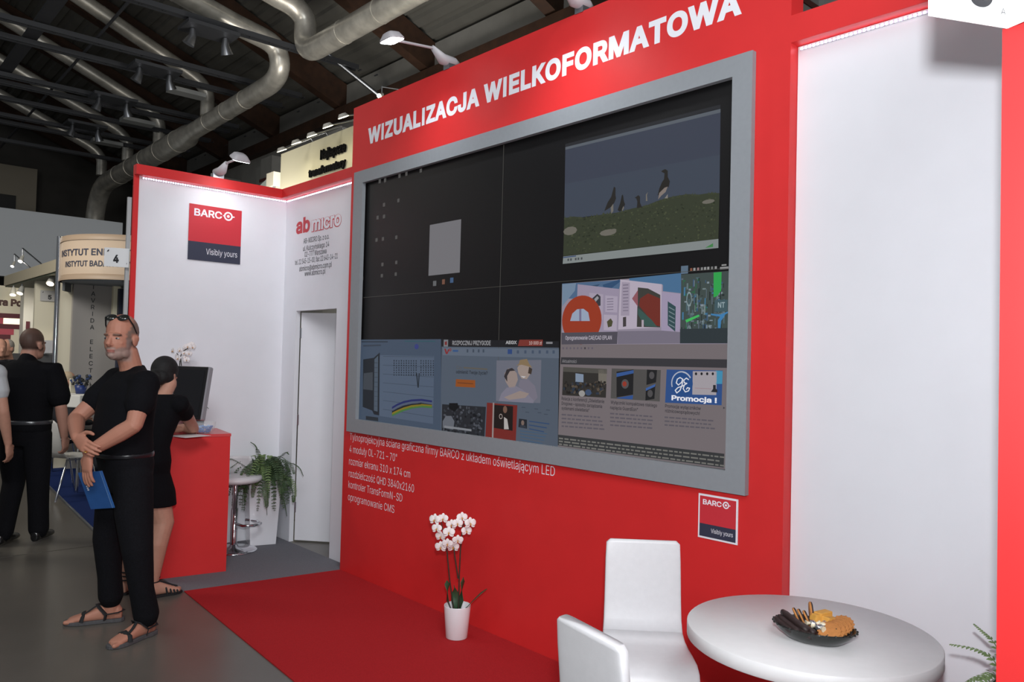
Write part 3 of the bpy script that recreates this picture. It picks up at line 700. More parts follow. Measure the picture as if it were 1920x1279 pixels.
s.p([(970, 690), (976, 681), (988, 679), (994, 688), (995, 700), (988, 711), (978, 710), (972, 700)], '91837c', 6); s.p([(968, 686), (973, 682), (975, 675), (988, 673), (992, 682), (998, 690), (990, 687), (978, 684)], '7d6a50', 8); s.p([(992, 688), (998, 692), (996, 702), (990, 700)], '3a302a', 7)
s.p([(940, 738), (950, 727), (968, 724), (985, 733), (1002, 748), (1000, 756), (935, 752)], '757280', 6); s.p([(975, 712), (990, 711), (1003, 724), (1008, 745), (1002, 752), (985, 735), (972, 724)], '6f6b78', 7); s.p([(945, 745), (975, 733), (992, 738), (985, 746), (955, 750)], '8b7d78', 8); s.p([(976, 705), (986, 706), (982, 709)], 'b5b3b5', 8)
s.p([(829, 758), (911, 763), (908, 823), (828, 810)], '23252a', 5)
for i in range(110):
    u = rnd.uniform(831, 904); v = rnd.uniform(762, 812) + (u - 830) * .05; s.disc((u, v), rnd.uniform(1, 3), rnd.uniform(1.5, 4), rnd.choice(['14161a', '33363c', '474a52', '2a2d33']), 6, n=7)
s.p([(830, 790), (836, 780), (846, 780), (852, 790), (850, 806), (830, 802)], '5d6169', 8); s.p([(842, 756), (858, 756), (860, 764), (852, 772), (842, 766)], '0f1114', 8); s.p([(833, 798), (884, 805), (884, 809), (833, 802)], '777a80', 9)
s.p([(913, 755), (970, 760), (967, 829), (910, 821)], '6b2622', 5); s.p([(925, 759), (962, 762), (961, 808), (924, 802)], '1d1716', 6); s.p([(945, 782), (951, 786), (954, 805), (945, 805)], 'a5a09e', 8); s.disc((947, 768), 4, 7, '6b5044', 8, n=10); s.disc((939, 781), 3.2, 5, '9b8f8a', 8, r0=.7); s.r((924, 755), (925, 824), '8a807e', 9)
s.p([(973, 785), (988, 787), (988, 804), (972, 801)], '22252b', 5); s.disc((980, 793), 3, 5, '6f5f58', 6, n=10); s.p([(974, 801), (976, 797), (985, 798), (987, 803)], '30353e', 7)
for i in range(3): s.p([(992, 789 + i * 7), (1030 - i * 5, 794 + i * 7.4), (1030 - i * 5, 796 + i * 7.4), (992, 791 + i * 7)], '2f4566', 5)
for i in range(4): s.p([(975, 807 + i * 5.6), (1026 - i * 3, 813 + i * 6), (1026 - i * 3, 814.4 + i * 6), (975, 808.6 + i * 5.6)], '3c5570', 5)
for u, v in ((978, 763), (1002, 766), (1024, 768), (985, 772), (1008, 773), (1020, 776)): s.r((u, v), (u + 7, v + 2), '3c4450', 5)
s.done('news_page', 'news portal page with pictures')
# ================================================================== LAMPS ON THE STAND
GLASSLIT = mat('lit_lamp_glass', 'f4fbff', .3, emit=14.0)
def arm_lamp(base, head, label, lit, aim, back, power=0):
    """display floodlight: clamp on the wall top, gear box, arm, reflector head"""
    base, head = V(base), V(head); t = thing('arm_lamp', base, label, 'lamp', 'floodlights on arms along the wall tops')
    PL = mat('pale_lamp_casting', 'b9b6ba', .45)
    d = (head - base); d.z = 0; d.normalize(); sd = V((-d.y, d.x, 0)); up = V((0, 0, 1))
    MB().box((-.03, -.045, -.008), (.03, .045, .035), 0, Matrix.Translation(base)).build('clamp', ALU, t)
    g = MB(); c0 = base + up * .05; c1 = c0 + d * .16 + up * .05
    g.loft([(c0 - d * .05, sd * .02, up * .015), (c0 - d * .01, sd * .04, up * .032), (c0 + d * .08, sd * .042, up * .034), (c1, sd * .018, up * .016)], 16)
    g.build('gear_box', PL, t)
    MB().tube([c1 - d * .01, head - d * .045 + up * .012], .009, 8).build('arm', PL, t)
    # reflector head: shallow tapered tray
    ux = (V(aim) - head).normalized(); a = sd; b = a.cross(ux).normalized(); h = MB()
    a = a * .66; b = b * .66; h.loft([(head - ux * .05, a * .045, b * .04), (head - ux * .042, a * .075, b * .06), (head - ux * .008, a * .115, b * .085), (head, a * .118, b * .088)], 24, 4)
    h.build('reflector', PL, t)
    g = MB(); g.loft([(head + ux * .001, a * .106, b * .078), (head + ux * .004, a * .106, b * .078)], 24, 5); g.build('lamp_glass', GLASSLIT if lit else mat('unlit_glass', 'cfd3d8', .15), t)
    if power: lamp('flood_beam', 'SPOT', head + ux * .02, aim, power, (.95, .98, 1), .06, None, 120, .9)
    return t
zt = ZT + .004
h1 = wx(735, 76, .96)
arm_lamp((.955, .07, zt), h1, 'bright white floodlight on an arm above the headline, switched on', True, (.95, -.05, 1.9), .5, 17)
arm_lamp((2.13, .07, zt), (2.13, h1.y, h1.z), 'floodlight over the right half of the headline, only its clear clamp in view', True, (2.15, -.05, 1.9), .5, 24)
arm_lamp((-1.475, -.50, 3.062), dp(450, 299, 6.25), 'gray floodlight on an arm above the logo wall, its back to us', True, (-1.5, -.40, 2.45), .4, 9)

# ================================================================== TABLE AND CHAIRS
TC = V((3.762, -.525, 0)); TR = .392; TZ = .742
t = thing('round_table', TC, 'round white pedestal table by the two white chairs', 'table')
b = MB(); b.lathe([(.0, TZ - .046), (TR - .004, TZ - .046), (TR, TZ - .043), (TR, TZ - .003), (TR - .003, TZ), (0, TZ)], 72, TC); b.build('tabletop', TABLE, t)
b = MB(); b.lathe([(.09, TZ - .06), (.09, TZ - .046)], 24, TC); b.lathe([(.045, .03), (.045, TZ - .055)], 28, TC); b.build('column', mat('gray_column_paint', '9a999c', .4, .4), t)
b = MB(); b.lathe([(.24, .007), (.24, .014), (.225, .02), (.06, .034), (.045, .05), (0, .05)], 40, TC); b.build('base', mat('gray_column_paint', '9a999c'), t)

def chair(pos, face, label):
    """cantilever chair: one-piece white leather shell on a chrome tube frame"""
    f = V((face[0], face[1], 0)).normalized(); l = V((-f.y, f.x, 0)); up = V((0, 0, 1)); P = V(pos)
    t = thing('cantilever_chair', P, label, 'chair', 'white chairs at the round table')
    # shell profile in (forward, up): front lip, seat, curve, back
    prof = [(.415, .405), (.425, .43), (.40, .458), (.34, .468), (.24, .462), (.14, .455), (.075, .462), (.035, .49), (.018, .54), (.008, .62), (0, .70), (-.008, .775), (-.014, .845), (-.016, .858)]
    wid = [.165, .168, .17, .172, .173, .172, .168, .163, .160, .158, .157, .156, .153, .138]
    th = .034; nn = len(prof); rings = []
    for i, (a, z) in enumerate(prof):
        p0 = prof[max(i - 1, 0)]; p1 = prof[min(i + 1, nn - 1)]; d = V((p1[0] - p0[0], p1[1] - p0[1])).normalized(); n = V((d.y, -d.x))  # towards the sitter's outside
        c = P + f * a + up * z - (f * n.x + up * n.y) * 0
        rings.append((c, l * wid[i], (f * n.x + up * n.y) * (th / 2)))
    def shell(k0, k1): 
        m_ = MB(); m_.loft(rings[k0:k1], 28, 7); return m_
    shell(0, 8).build('seat', LEATHER, t); shell(7, nn).build('backrest', LEATHER, t)
    for s in (-1, 1):
        pts = [P + f * .04 + l * s * .13 + up * .435, P + f * .30 + l * s * .15 + up * .437, P + f * .40 + l * s * .158 + up * .428, P + f * .455 + l * s * .162 + up * .38, P + f * .455 + l * s * .166 + up * .20, P + f * .45 + l * s * .17 + up * .06, P + f * .42 + l * s * .172 + up * .022, P + f * .35 + l * s * .172 + up * .0135, P + f * .0 + l * s * .172 + up * .0135, P - f * .05 + l * s * .172 + up * .0135]
        MB().tube(pts, .0125, 12).build('leg', CHROME, t)
    MB().tube([P - f * .05 + l * .172 + up * .0135, P - f * .05 - l * .172 + up * .0135], .0125, 12).build('crossbar', CHROME, t)
    return t
chair((2.955, -.375, .006), (.70, -.715), 'white leather chair with its back to the red wall, whole seat visible')
chair((3.56, -1.355, .006), (.21, .978), 'white leather chair seen from behind, cut by the bottom edge of the picture')

# ---- glass plate of biscuits
PC = V((3.82, -.605, TZ)); a0 = math.radians(14)
PU = V((math.cos(a0), math.sin(a0), 0)); PV = V((-math.sin(a0), math.cos(a0), 0)); UP = V((0, 0, 1))
GLS = mat('smoked_glass', '3b3f3c', .08, trans=.75, spec=.5)
b = MB(); b.lathe([(0, .001), (.070, .001), (.085, .006), (.112, .028), (.124, .043), (.126, .047), (.122, .047), (.108, .031), (.082, .010), (.068, .005), (0, .005)], 44, PC, sx=1.0, sy=.74, rz=a0)
for i in range(28): 
    t_ = 2 * math.pi * i / 28; q = PC + PU * (.1265 * math.cos(t_)) + PV * (.0935 * math.sin(t_)) + UP * .046; b.ell(q, .0042, None, 6, 4)
tag(b.build('glass_plate', GLS), 'oval smoked glass plate of sweets on the round table', 'plate')
CHOC = mat('dark_chocolate', '2a1d1c', .5, noise=.2, nscale=120, bump=.3, bscale=300); BISC = mat('baked_biscuit', 'b8783f', .8, noise=.12, nscale=90, bump=.4, bscale=250)
CARA = mat('caramel_wafer', 'd39a45', .65, noise=.06, nscale=90); FOIL = mat('silver_foil', 'd8d8dc', .22, .9, bump=.8, bscale=120); CREAM = mat('cream_paper', 'dccfb4', .5)
def pl(u, v, z): return PC + PU * u + PV * v + UP * z
def frame(u_, v_, w_, o):  # matrix from axes
    m_ = Matrix.Identity(4)
    for i in range(3): m_[i][0] = u_[i]; m_[i][1] = v_[i]; m_[i][2] = w_[i]; m_[i][3] = o[i]
    return m_
# local reading: image-left on the plate is -X side, far is +Y
def stick(o, az, el, L, W, H, name, mt, label, cat, grp, rough=False, bev=.003):
    d = V((math.cos(az) * math.cos(el), math.sin(az) * math.cos(el), math.sin(el))); s_ = V((-math.sin(az), math.cos(az), 0)); n = d.cross(s_)
    m_ = frame(d, s_, n, o); b = MB()
    if rough:
        k = 8; rings = []
        for i in range(k):
            t_ = -.5 + i / (k - 1); j_ = 1 + .1 * math.sin(i * 2.4)
            rings.append((V(m_ @ V((t_ * L, 0, 0))), s_ * (W / 2 * j_ * (.8 if i in (0, k - 1) else 1)), n * (H / 2 * (.8 if i in (0, k - 1) else 1))))
        b.loft(rings, 14, 3)
        return tag(b.build(name, mt), label, cat, grp)
    b.box((-L / 2, -W / 2, -H / 2), (L / 2, W / 2, H / 2), 0, m_)
    return tag(b.build(name, mt, None, bev), label, cat, grp)
R2 = math.radians
va = math.atan2(FW.y, FW.x)
ia = math.atan2(RT.y, RT.x)
def pi(r, f_, z): return PC + V((math.cos(ia), math.sin(ia), 0)) * r + V((math.cos(va), math.sin(va), 0)) * f_ + UP * z
for k, (r, f_, z, L) in enumerate(((-.098, .0, .047, .075), (-.084, -.008, .050, .095), (-.064, -.004, .060, .115), (-.054, -.036, .040, .085), (-.036, -.03, .046, .07))):
    stick(pi(r, f_, z), va + R2(24), R2(14 if k < 3 else 8), L, .02, .019, 'chocolate_finger', CHOC, ['dark chocolate finger at the left rim of the plate', 'dark chocolate finger second from the left rim', 'longest dark chocolate finger lying on top', 'short dark chocolate finger at the front rim', 'dark chocolate finger beside the foil sweets'][k], 'chocolate', 'dark chocolate fingers on the plate', True)
def sandwich(o, az, tilt, label):
    n = V((math.cos(az) * math.cos(tilt), math.sin(az) * math.cos(tilt), math.sin(tilt))); a = V((-math.sin(az), math.cos(az), 0)); c = n.cross(a)
    t = thing('half_dipped_biscuit', o, label, 'biscuit', 'half dipped biscuits on the plate')
    b = MB(); b.loft([(o - n * .005, a * .017, c * .028), (o - n * .003, a * .019, c * .031), (o + n * .0005, a * .019, c * .031)], 20); b.build('biscuit', BISC, t)
    b = MB(); b.loft([(o + n * .0005, a * .019, c * .031), (o + n * .004, a * .018, c * .030), (o + n * .0055, a * .015, c * .026)], 20); b.build('chocolate_coating', CHOC, t)
for k, (r, f_, z, tl_) in enumerate(((-.038, .045, .058, 25), (-.024, .04, .056, 25), (-.008, .036, .053, 25), (.008, .05, .075, 5))):
    sandwich(pi(r, f_, z), ia - R2(10), R2(tl_), ['half dipped biscuit next to the chocolate fingers', 'half dipped biscuit, middle one of the leaning row', 'half dipped biscuit, last of the leaning row', 'half dipped biscuit standing upright at the top'][k])
for k, (r, f_, z, az, el) in enumerate(((.030, .035, .060, 20, 8), (.045, .045, .066, 30, 0), (.060, .022, .055, 32, 10))):
    b = MB(); o = pi(r, f_, z); m_ = Matrix.Translation(o) @ Matrix.Rotation(ia + R2(az), 4, 'Z') @ Matrix.Rotation(R2(el), 4, 'Y'); b.box((-.028, -.015, -.012), (.028, .015, .012), 0, m_)
    tag(b.build('caramel_wafer', CARA, None, .0025), ['caramel wafer block leaning beside the half dipped biscuits', 'caramel wafer block at the back of the plate', 'caramel wafer block nearest the ginger biscuits'][k], 'wafer', 'caramel wafers on the plate')
def round_bisc(o, n, R, label, k):
    n = n.normalized(); a = n.orthogonal().normalized(); c = n.cross(a); b = MB()
    vs = 26; rr = []
    b.loft([(o - n * .0035, a * R * .93, c * R * .93), (o - n * .001, a * R, c * R), (o + n * .002, a * R, c * R), (o + n * .0035, a * R * .9, c * R * .9)], vs)
    for i in range(16):
        t_ = 2 * math.pi * i / 16; b.ell(o + a * (R * math.cos(t_)) + c * (R * math.sin(t_)), .0035, None, 6, 4)
    for i in range(5):
        t_ = i * 2.1 + k; b.ell(o + a * (R * .6 * math.cos(t_)) + c * (R * .6 * math.sin(t_)) + n * .003, .0022, None, 6, 4, 1)
    return tag(b.build('round_biscuit', [BISC, CHOC]), label, 'biscuit', 'ginger biscuits on the plate')
for k, (r, f_, z) in enumerate(((.088, .0, .052), (.076, -.014, .050), (.062, -.026, .048), (.048, -.035, .046), (.032, -.04, .044))):
    nn_ = V((math.cos(va), math.sin(va), 0)) * -.45 + UP * .85 + V((math.cos(ia), math.sin(ia), 0)) * -.32
    round_bisc(pi(r, f_, z), nn_, .034, ['round ginger biscuit at the right rim, topmost', 'round ginger biscuit second from the right rim', 'round ginger biscuit, middle one of the fan', 'round ginger biscuit second from the front of the fan', 'round ginger biscuit at the front rim'][k], k)
for k, (r, f_, z) in enumerate(((-.004, .004, .052), (.022, -.012, .051), (.004, -.022, .048))):
    o = pi(r, f_, z); t = thing('wrapped_sweet', o, ['foil wrapped sweet nearest the half dipped biscuits', 'foil wrapped sweet nearest the caramel wafers', 'foil wrapped sweet at the front of the plate centre'][k], 'sweet', 'foil wrapped sweets on the plate')
    b = MB(); b.ell(o, (.013, .010, .010), None, 10, 7); b.build('sweet_body', FOIL if k != 1 else CREAM, t)
    b = MB(); ax_ = V((math.cos(ia + k), math.sin(ia + k), 0))
    for s in (-1, 1): b.tube([o + ax_ * s * .009, o + ax_ * s * .015, o + ax_ * s * .022], [.004, .005, .010], 8)
    b.build('wrapper_twist', CREAM if k != 1 else FOIL, t)

# ================================================================== ORCHIDS
POTW = mat('white_ceramic', 'dfdce0', .3); PETAL = mat('white_petal', 'eee6e6', .6, noise=.03, nscale=60); LIP = mat('orange_lip', 'c58a3c', .6); STEM = mat('dark_stem', '2e2a1e', .6); LEAFM = mat('orchid_leaf', '2c4a30', .45, noise=.2, nscale=20); BARK = mat('bark_mulch', '3d2c1f', .9)
def flower(c, n, R, parent, k=0):
    n = V(n).normalized(); a = V((0, 0, 1)).cross(n); a = a.normalized() if a.length > .1 else V((1, 0, 0)); u = n.cross(a)
    b = MB(); c = V(c)
    def petal(ang, L, W, lift):
        d = a * math.cos(ang) + u * math.sin(ang); s_ = n.cross(d)
        rings = []
        for t_, w_ in ((.03, .2), (.25, .75), (.5, 1.0), (.75, .88), (.93, .5), (1.0, .12)):
            rings.append((c + d * (L * t_) + n * (lift * math.sin(t_ * 3.1) * .25), s_ * (W * w_), n * .0009))
        b.loft(rings, 10)
    for ang, L, W in ((R2(15), R, R * .56), (R2(165), R, R * .56)): petal(ang, L, W, R * .6)
    for ang in (R2(90), R2(218), R2(322)): petal(ang, R * .95, R * .33, R * .2)
    o = b.build('flower', PETAL, parent)
    b = MB(); b.ell(c + n * R * .16 - u * R * .12, (R * .14, R * .14, R * .14), None, 8, 6); b.ell(c + n * R * .3 - u * R * .25, (R * .10, R * .10, R * .14), None, 8, 6); b.build('lip', LIP, o)
    return o
def orchid(base, pot_h, pot_r, stems, flowers, leaves, label, R=.035, name='potted_orchid', tilt=1.0):
    base = V(base); t = thing(name, base, label, 'plant'); rb = pot_r * .78
    b = MB(); b.lathe([(0, 0), (rb, 0), (rb + .002, .003), (pot_r, pot_h - .004), (pot_r - .001, pot_h), (pot_r - .006, pot_h - .002), (rb - .004, .02), (0, .02)], 40, base); b.build('pot', POTW, t)
    b = MB(); b.lathe([(0, pot_h - .035), (pot_r - .012, pot_h - .04)], 24, base); b.build('bark', BARK, t)
    for s_ in stems: MB().tube([base + V(p) for p in s_], [.0045] + [.0038] * (len(s_) - 2) + [.0025], 7).build('stem', STEM, t)
    for pts, w_ in leaves:
        pts = [base + V(p) for p in pts]; rings = []
        for i, p in enumerate(pts):
            q = pts[min(i + 1, len(pts) - 1)] - pts[max(i - 1, 0)]; sd = q.cross(V((0, 0, 1))); sd = sd.normalized() if sd.length > 1e-4 else RT.copy()
            k_ = (.5, .95, 1, .75, .12)[min(4, int(round(i * 4 / (len(pts) - 1))))]; rings.append((p, sd * w_ * k_, q.cross(sd).normalized() * .0018))
        MB().loft(rings, 10).build('leaf', LEAFM, t)
    for i, (p, n) in enumerate(flowers): flower(base + V(p), n, R * (1 if i % 3 else 1.1), t, i)
    return t
ob = wz(856, 1197); ob.z = .007
IR = V((RT.x, RT.y, 0)).normalized(); IF = V((FW.x, FW.y, 0)).normalized(); sc_o = 1 / 1470 * (ob - CAM).dot(FW)
def orel(u, v, dpt=0.0): return tuple(IR * ((u - 856) * sc_o) + UP * ((1197 - v) * sc_o) + IF * dpt)
fl_px = [(809, 979, .0), (824, 978, .02), (814, 994, -.02), (837, 1000, -.03), (821, 1010, .0), (835, 1021, -.03), (822, 1029, -.01), (852, 985, .0), (860, 975, .02), (876, 984, .0), (869, 1000, .02), (854, 1014, -.03), (845, 1029, .0), (840, 990, .03)]
fls = [(orel(u, v, d_), -IF * .8 + IR * ((u - 842) / 90) + UP * (-.12 if v > 1000 else .1)) for u, v, d_ in fl_px]
orchid(ob, .185, .077,
       [[orel(849, 1145, .0), orel(840, 1090), orel(834, 1040), orel(826, 1005, .01), orel(821, 985, .02)], [orel(858, 1145, .01), orel(858, 1080), orel(859, 1030), orel(862, 990, .02), orel(872, 978, .02)], [orel(856, 1088, .0), orel(851, 1060), orel(846, 1030), orel(838, 1015, .01)]],
       fls, [([orel(846, 1150, .0), orel(838, 1130, -.01), orel(837, 1110, -.015), orel(836, 1098, -.01), orel(835, 1092, 0)], .022), ([orel(858, 1150, .02), orel(862, 1130, .03), orel(863, 1112, .035), orel(864, 1097, .03), orel(865, 1088, .03)], .024), ([orel(862, 1148, -.02), orel(875, 1137, -.03), orel(888, 1122, -.04), orel(900, 1110, -.04), orel(911, 1102, -.04)], .030), ([orel(852, 1150, .03), orel(850, 1135, .06), orel(849, 1122, .07), orel(848, 1112, .07), orel(847, 1107, .07)], .024)],
       'white orchid with many flowers in a white pot standing on the red carpet', .033)

# ================================================================== FERNS
def frond(b, pts, W, n=26, mi=0):
    """arching fern frond: a rib with paired tapering leaflets"""
    pts = [V(p) for p in pts]
    for _ in range(2):                       # round the bends off
        q = [pts[0]]
        for a, c in zip(pts[:-1], pts[1:]): q += [a.lerp(c, .25), a.lerp(c, .75)]
        pts = q + [pts[-1]]
    k = len(pts) - 1
    def ev(t_):
        t_ = min(max(t_, 0), .9999) * k; i = int(t_); return pts[i].lerp(pts[i + 1], t_ - i)
    b.tube([ev(i / 10) for i in range(11)], [.0022 * (1 - .07 * i) for i in range(11)], 5, mi)
    for i in range(n):
        t_ = .12 + .87 * i / (n - 1); p = ev(t_); d = (ev(t_ + .02) - ev(t_ - .02)); d = d.normalized() if d.length > 1e-6 else V((0, 0, 1))
        s_ = d.cross(UP); s_ = s_.normalized() if s_.length > .05 else d.orthogonal().normalized(); nrm = s_.cross(d)
        w_ = W * (math.sin(min(1, t_ * 1.9 + .15) * math.pi / 2) * (1 - t_) ** .45 + .06)
        for sg in (-1, 1):
            q = s_ * sg + d * .35; q.normalize(); e = p + q * w_ - nrm * w_ * .18; m_ = p + q * w_ * .5; hw = d * min(.006, w_ * .22)
            b.add([p - hw * .5, m_ - hw, e, m_ + hw, p + hw * .5, m_ - nrm * .0008], [(0, 1, 2, 3, 4), (4, 3, 5), (0, 5, 1)], mi)
def fern(name, base, label, build_pot, top, fr, seedv, W=.035, r0=.09, extra=(), emi=1, sp=1.0, fit=lambda p: p):
    t = thing(name, base, label, 'plant'); build_pot(t); rn = random.Random(seedv); b = MB(); c = V(top)
    for i in range(fr):
        az = rn.uniform(0, 2 * math.pi); L = rn.uniform(.75, 1.15); rise = rn.uniform(.02, .22); out = rn.uniform(.18, .36) * L * sp; drop = rn.uniform(-.02, .24) if rise < .16 else rn.uniform(-.12, .02)
        d = V((math.cos(az), math.sin(az), 0)); sd = V((-d.y, d.x, 0)) * rn.uniform(-.06, .06)
        p0 = c + d * rn.uniform(.0, r0); p1 = c + d * out * .4 + UP * rise; p2 = c + d * out * .8 + UP * (rise * .85) + sd; p3 = c + d * out + UP * (rise * .4 - drop * .5) + sd * 1.4; p4 = c + d * out * 1.05 + UP * (rise * .1 - drop) + sd * 1.6
        frond(b, [fit(q) for q in (p0, p0.lerp(p1, .6) + UP * rise * .12, p1, p2, p3, p4)], W * rn.uniform(.7, 1.1), 24, 0 if rn.random() < .8 else 1)
    for pts, w_ in extra: frond(b, pts, w_, max(10, int(sum((V(q) - V(p)).length for p, q in zip(pts, pts[1:])) / .0155)), emi)
    b.build('fronds', [GREEN, GREEN2], t)
    return t
pc = V((-1.345, -.075, .007)); pa = math.radians(-14)
def planter(cn, ang, b0, b1, h, mt):
    def f_(t):
        m_ = Matrix.Translation(cn) @ Matrix.Rotation(ang, 4, 'Z'); sq = ((-1, -1), (1, -1), (1, 1), (-1, 1)); b = MB()
        b.hexa([m_ @ V((x * b0, y * b0, 0)) for x, y in sq] + [m_ @ V((x * b1, y * b1, h)) for x, y in sq])
        o = b.build('planter', mt, t, .003)
        b = MB(); b.hexa([m_ @ V((x * (b1 - .012), y * (b1 - .012), h + .0005)) for x, y in sq] + [m_ @ V((x * (b1 - .012), y * (b1 - .012), h + .004)) for x, y in sq]); b.build('soil', BARK, t)
    return f_
PLW = mat('white_gloss_planter', 'e4e4ea', .18, coat=.3)
pf = lambda u, v, d_: dp(u, v, d_)
ext = [([pc + V((0, 0, .55)), pf(485, 850, 6.4), pf(480, 835, 6.4), pf(470, 829, 6.4)], .03), ([pc + V((0, 0, .55)), pf(440, 862, 6.3), pf(430, 860, 6.3), pf(424, 864, 6.3)], .03), ([pc + V((0, 0, .55)), pf(540, 865, 6.4), pf(562, 875, 6.4), pf(569, 893, 6.4)], .03), ([pc + V((0, 0, .55)), pf(535, 845, 6.4), pf(542, 852, 6.4)], .03), ([pc + V((.1, 0, .54)), pf(495, 905, 6.25), pf(500, 940, 6.2), pf(501, 966, 6.2)], .04), ([pc + V((.1, 0, .54)), pf(540, 900, 6.3), pf(550, 920, 6.3), pf(550, 942, 6.3)], .035), ([pc + V((.08, 0.1, .54)), pf(525, 910, 6.25), pf(535, 945, 6.25), pf(538, 968, 6.25)], .035)]
fern('potted_fern', pc, 'bushy green fern in a tall tapered white planter by the door', planter(pc, pa, .105, .132, .545, PLW), pc + V((0, 0, .53)), 135, 5, .042, .10, ext, 0, 1.0, lambda p: V((max(p.x, XB + .05), min(p.y, YA - .05), max(p.z, .03))))
p2 = V((4.31, -.30, .007))
ext = [([p2 + V((0, 0, .58)), wy(1868, 1236, -.24), wy(1830, 1216, -.25), wy(1781, 1208, -.26)], .03), ([p2 + V((0, 0, .6)), wy(1868, 1206, -.2), wy(1846, 1187, -.2), wy(1826, 1170, -.2)], .022), ([p2 + V((0, 0, .56)), wy(1850, 1262, -.22), wy(1815, 1276, -.24), wy(1790, 1296, -.25)], .035), ([p2 + V((0, 0, .56)), wy(1868, 1262, -.3), wy(1850, 1264, -.33), wy(1832, 1285, -.36)], .035)]
fern('potted_fern', p2, 'fern at the lower right corner, only its frond tips show beside the red wing wall', planter(p2, 0, .09, .115, .52, PLW), p2 + V((0, 0, .5)), 40, 9, .03, .07, ext, 1, .45, lambda p: V((min(max(p.x, 4.15), 4.44), min(p.y, .05), p.z)))

# ================================================================== COUNTER AND WHAT STANDS ON IT
CA = V((-.652, -.655, 0)); ca = math.radians(-9)
Mc = Matrix.Translation(CA) @ Matrix.Rotation(ca, 4, 'Z')   # local: x back is negative, y runs towards the woman (negative)
CH = 1.014
t = thing('reception_counter', Mc @ V((-.2, -.24, 0)), 'red reception counter with a lighter top, in front of the white logo wall', 'counter')
MB().box((-.46, -.50, .007), (0, 0, CH - .02), 0, Mc).build('body', RED, t)
MB().box((-.465, -.505, CH - .02), (.004, .004, CH), 0, Mc).build('counter_top', mat('red_counter_top', 'cf4a4c', .3, spec=.5), t)
mo = dp(352, 735, 5.95); mz = CH
t = thing('monitor', V((mo.x, mo.y, mz)), 'black all-in-one touch monitor on the red counter', 'monitor')
# screen faces the woman and us; corner pixels at that depth
c = [dp(397, 690, 5.92), dp(386, 790, 5.88), dp(318, 784, 6.05), dp(322, 682, 6.1)]
ux = (c[0] - c[3]); ux.z = 0; ux.normalize(); nr = V((ux.y, -ux.x, 0)); up = (c[0] - c[1]).normalized(); up = (V((0, 0, 1)) - nr * .16).normalized(); nr = -ux.cross(up)
cen = (c[0] + c[1] + c[2] + c[3]) / 4; wv, hv = .165, .205
def slab(o, du, dv, d0, d1, mt, nm, par, bev=.006):
    m_ = frame(ux, nr, up, o); b = MB(); b.box((-du, d0, -dv), (du, d1, dv), 0, m_); return b.build(nm, mt, par, bev)
slab(cen, wv, hv, -.005, .045, mat('silver_case', '9fa0a6', .4, .3), 'case', t, .012); slab(cen, wv - .004, hv - .004, -.010, -.004, BLACK, 'bezel', t, .003); slab(cen, wv - .03, hv - .03, -.0125, -.0105, mat('black_screen_glass', '1a1a1e', .25), 'screen', t, .0)
MB().hexa([V((cen.x, cen.y, 0)) + ux * x + V((nr.x, nr.y, 0)) * y + V((0, 0, z)) for z in (CH, CH + .16) for x, y in ((-.06, .0), (.06, .0), (.06, .1), (-.06, .1))]).build('stand', BLACK, t, .004)
bc = wz(383, 813, CH); bc.z = CH
GL = mat('clear_glass', 'e8eef0', .05, spec=.7, alpha=.16)
tag(MB().lathe([(0, .0005), (.038, .0005), (.062, .02), (.074, .05), (.078, .085), (.0765, .085), (.072, .05), (.060, .022), (.037, .004), (0, .004)], 32, bc).build('glass_bowl', GL), 'clear glass bowl of blue sweets on the counter beside the monitor', 'bowl')
rn = random.Random(5); BL = [mat('blue_wrapper', '3f7fc8', .3), mat('blue_wrapper_pale', '8fb6e2', .3), mat('blue_wrapper_deep', '2a5fb0', .3)]
cnt = 0
for lay, rr in ((.017, .030), (.034, .042), (.050, .046)):
    for k in range(6 if lay > .02 else 5):
        a = 2 * math.pi * k / (6 if lay > .02 else 5) + lay * 40; o = bc + V((rr * math.cos(a), rr * math.sin(a), lay)); b = MB()
        ax = V((math.cos(a + 1.3), math.sin(a + 1.3), .2)).normalized(); b.ell(o, (.0125, .0105, .0095), None, 8, 6)
        b.tube([o + ax * .008, o + ax * .018], [.002, .007], 6); b.tube([o - ax * .008, o - ax * .018], [.002, .007], 6)
        tag(b.build('sweet', BL[(cnt * 2) % 3]), 'small blue wrapped sweet in the clear glass bowl on the counter', 'sweet', 'blue sweets in the glass bowl'); cnt += 1
pp = wz(362, 818, CH)
tag(MB().box((-.10, -.10, 0), (.10, .11, .0012), 0, Matrix.Translation((pp.x - .03, pp.y - .02, CH + .0003)) @ Matrix.Rotation(.3, 4, 'Z')).build('paper_sheet', mat('white_paper', 'e6e4e4', .7)), 'white sheet of paper on the counter under the woman\'s arm', 'paper')
oc = dp(346, 700, 6.18); oc = V((oc.x, oc.y, CH)); k6 = 6.18 / 1470
ofl = [(325, 658), (336, 657), (345, 652), (352, 650), (344, 662), (329, 668), (335, 672), (349, 675), (355, 646), (361, 651), (353, 663), (345, 670)]
rel = lambda u, v, d_=0: tuple(IR * ((u - 346) * k6) + UP * (dp(u, v, 6.18).z - CH) + IF * d_)
orchid(oc, .13, .06, [[(0, 0, .1), rel(336, 690), rel(337, 670), rel(340, 660), rel(352, 652), rel(362, 654)], [(0.01, 0, .1), rel(340, 690), rel(338, 672), rel(330, 662)]], [(rel(u, v, (i % 3 - 1) * .02), -IF * .8 + IR * ((u - 343) / 25)) for i, (u, v) in enumerate(ofl)], [([(0, 0, .1), tuple(IR * .05 + UP * .17), tuple(IR * .1 + UP * .2), tuple(IR * .15 + UP * .19), tuple(IR * .2 + UP * .15)], .025)], 'small white orchid behind the monitor on the counter', .026)
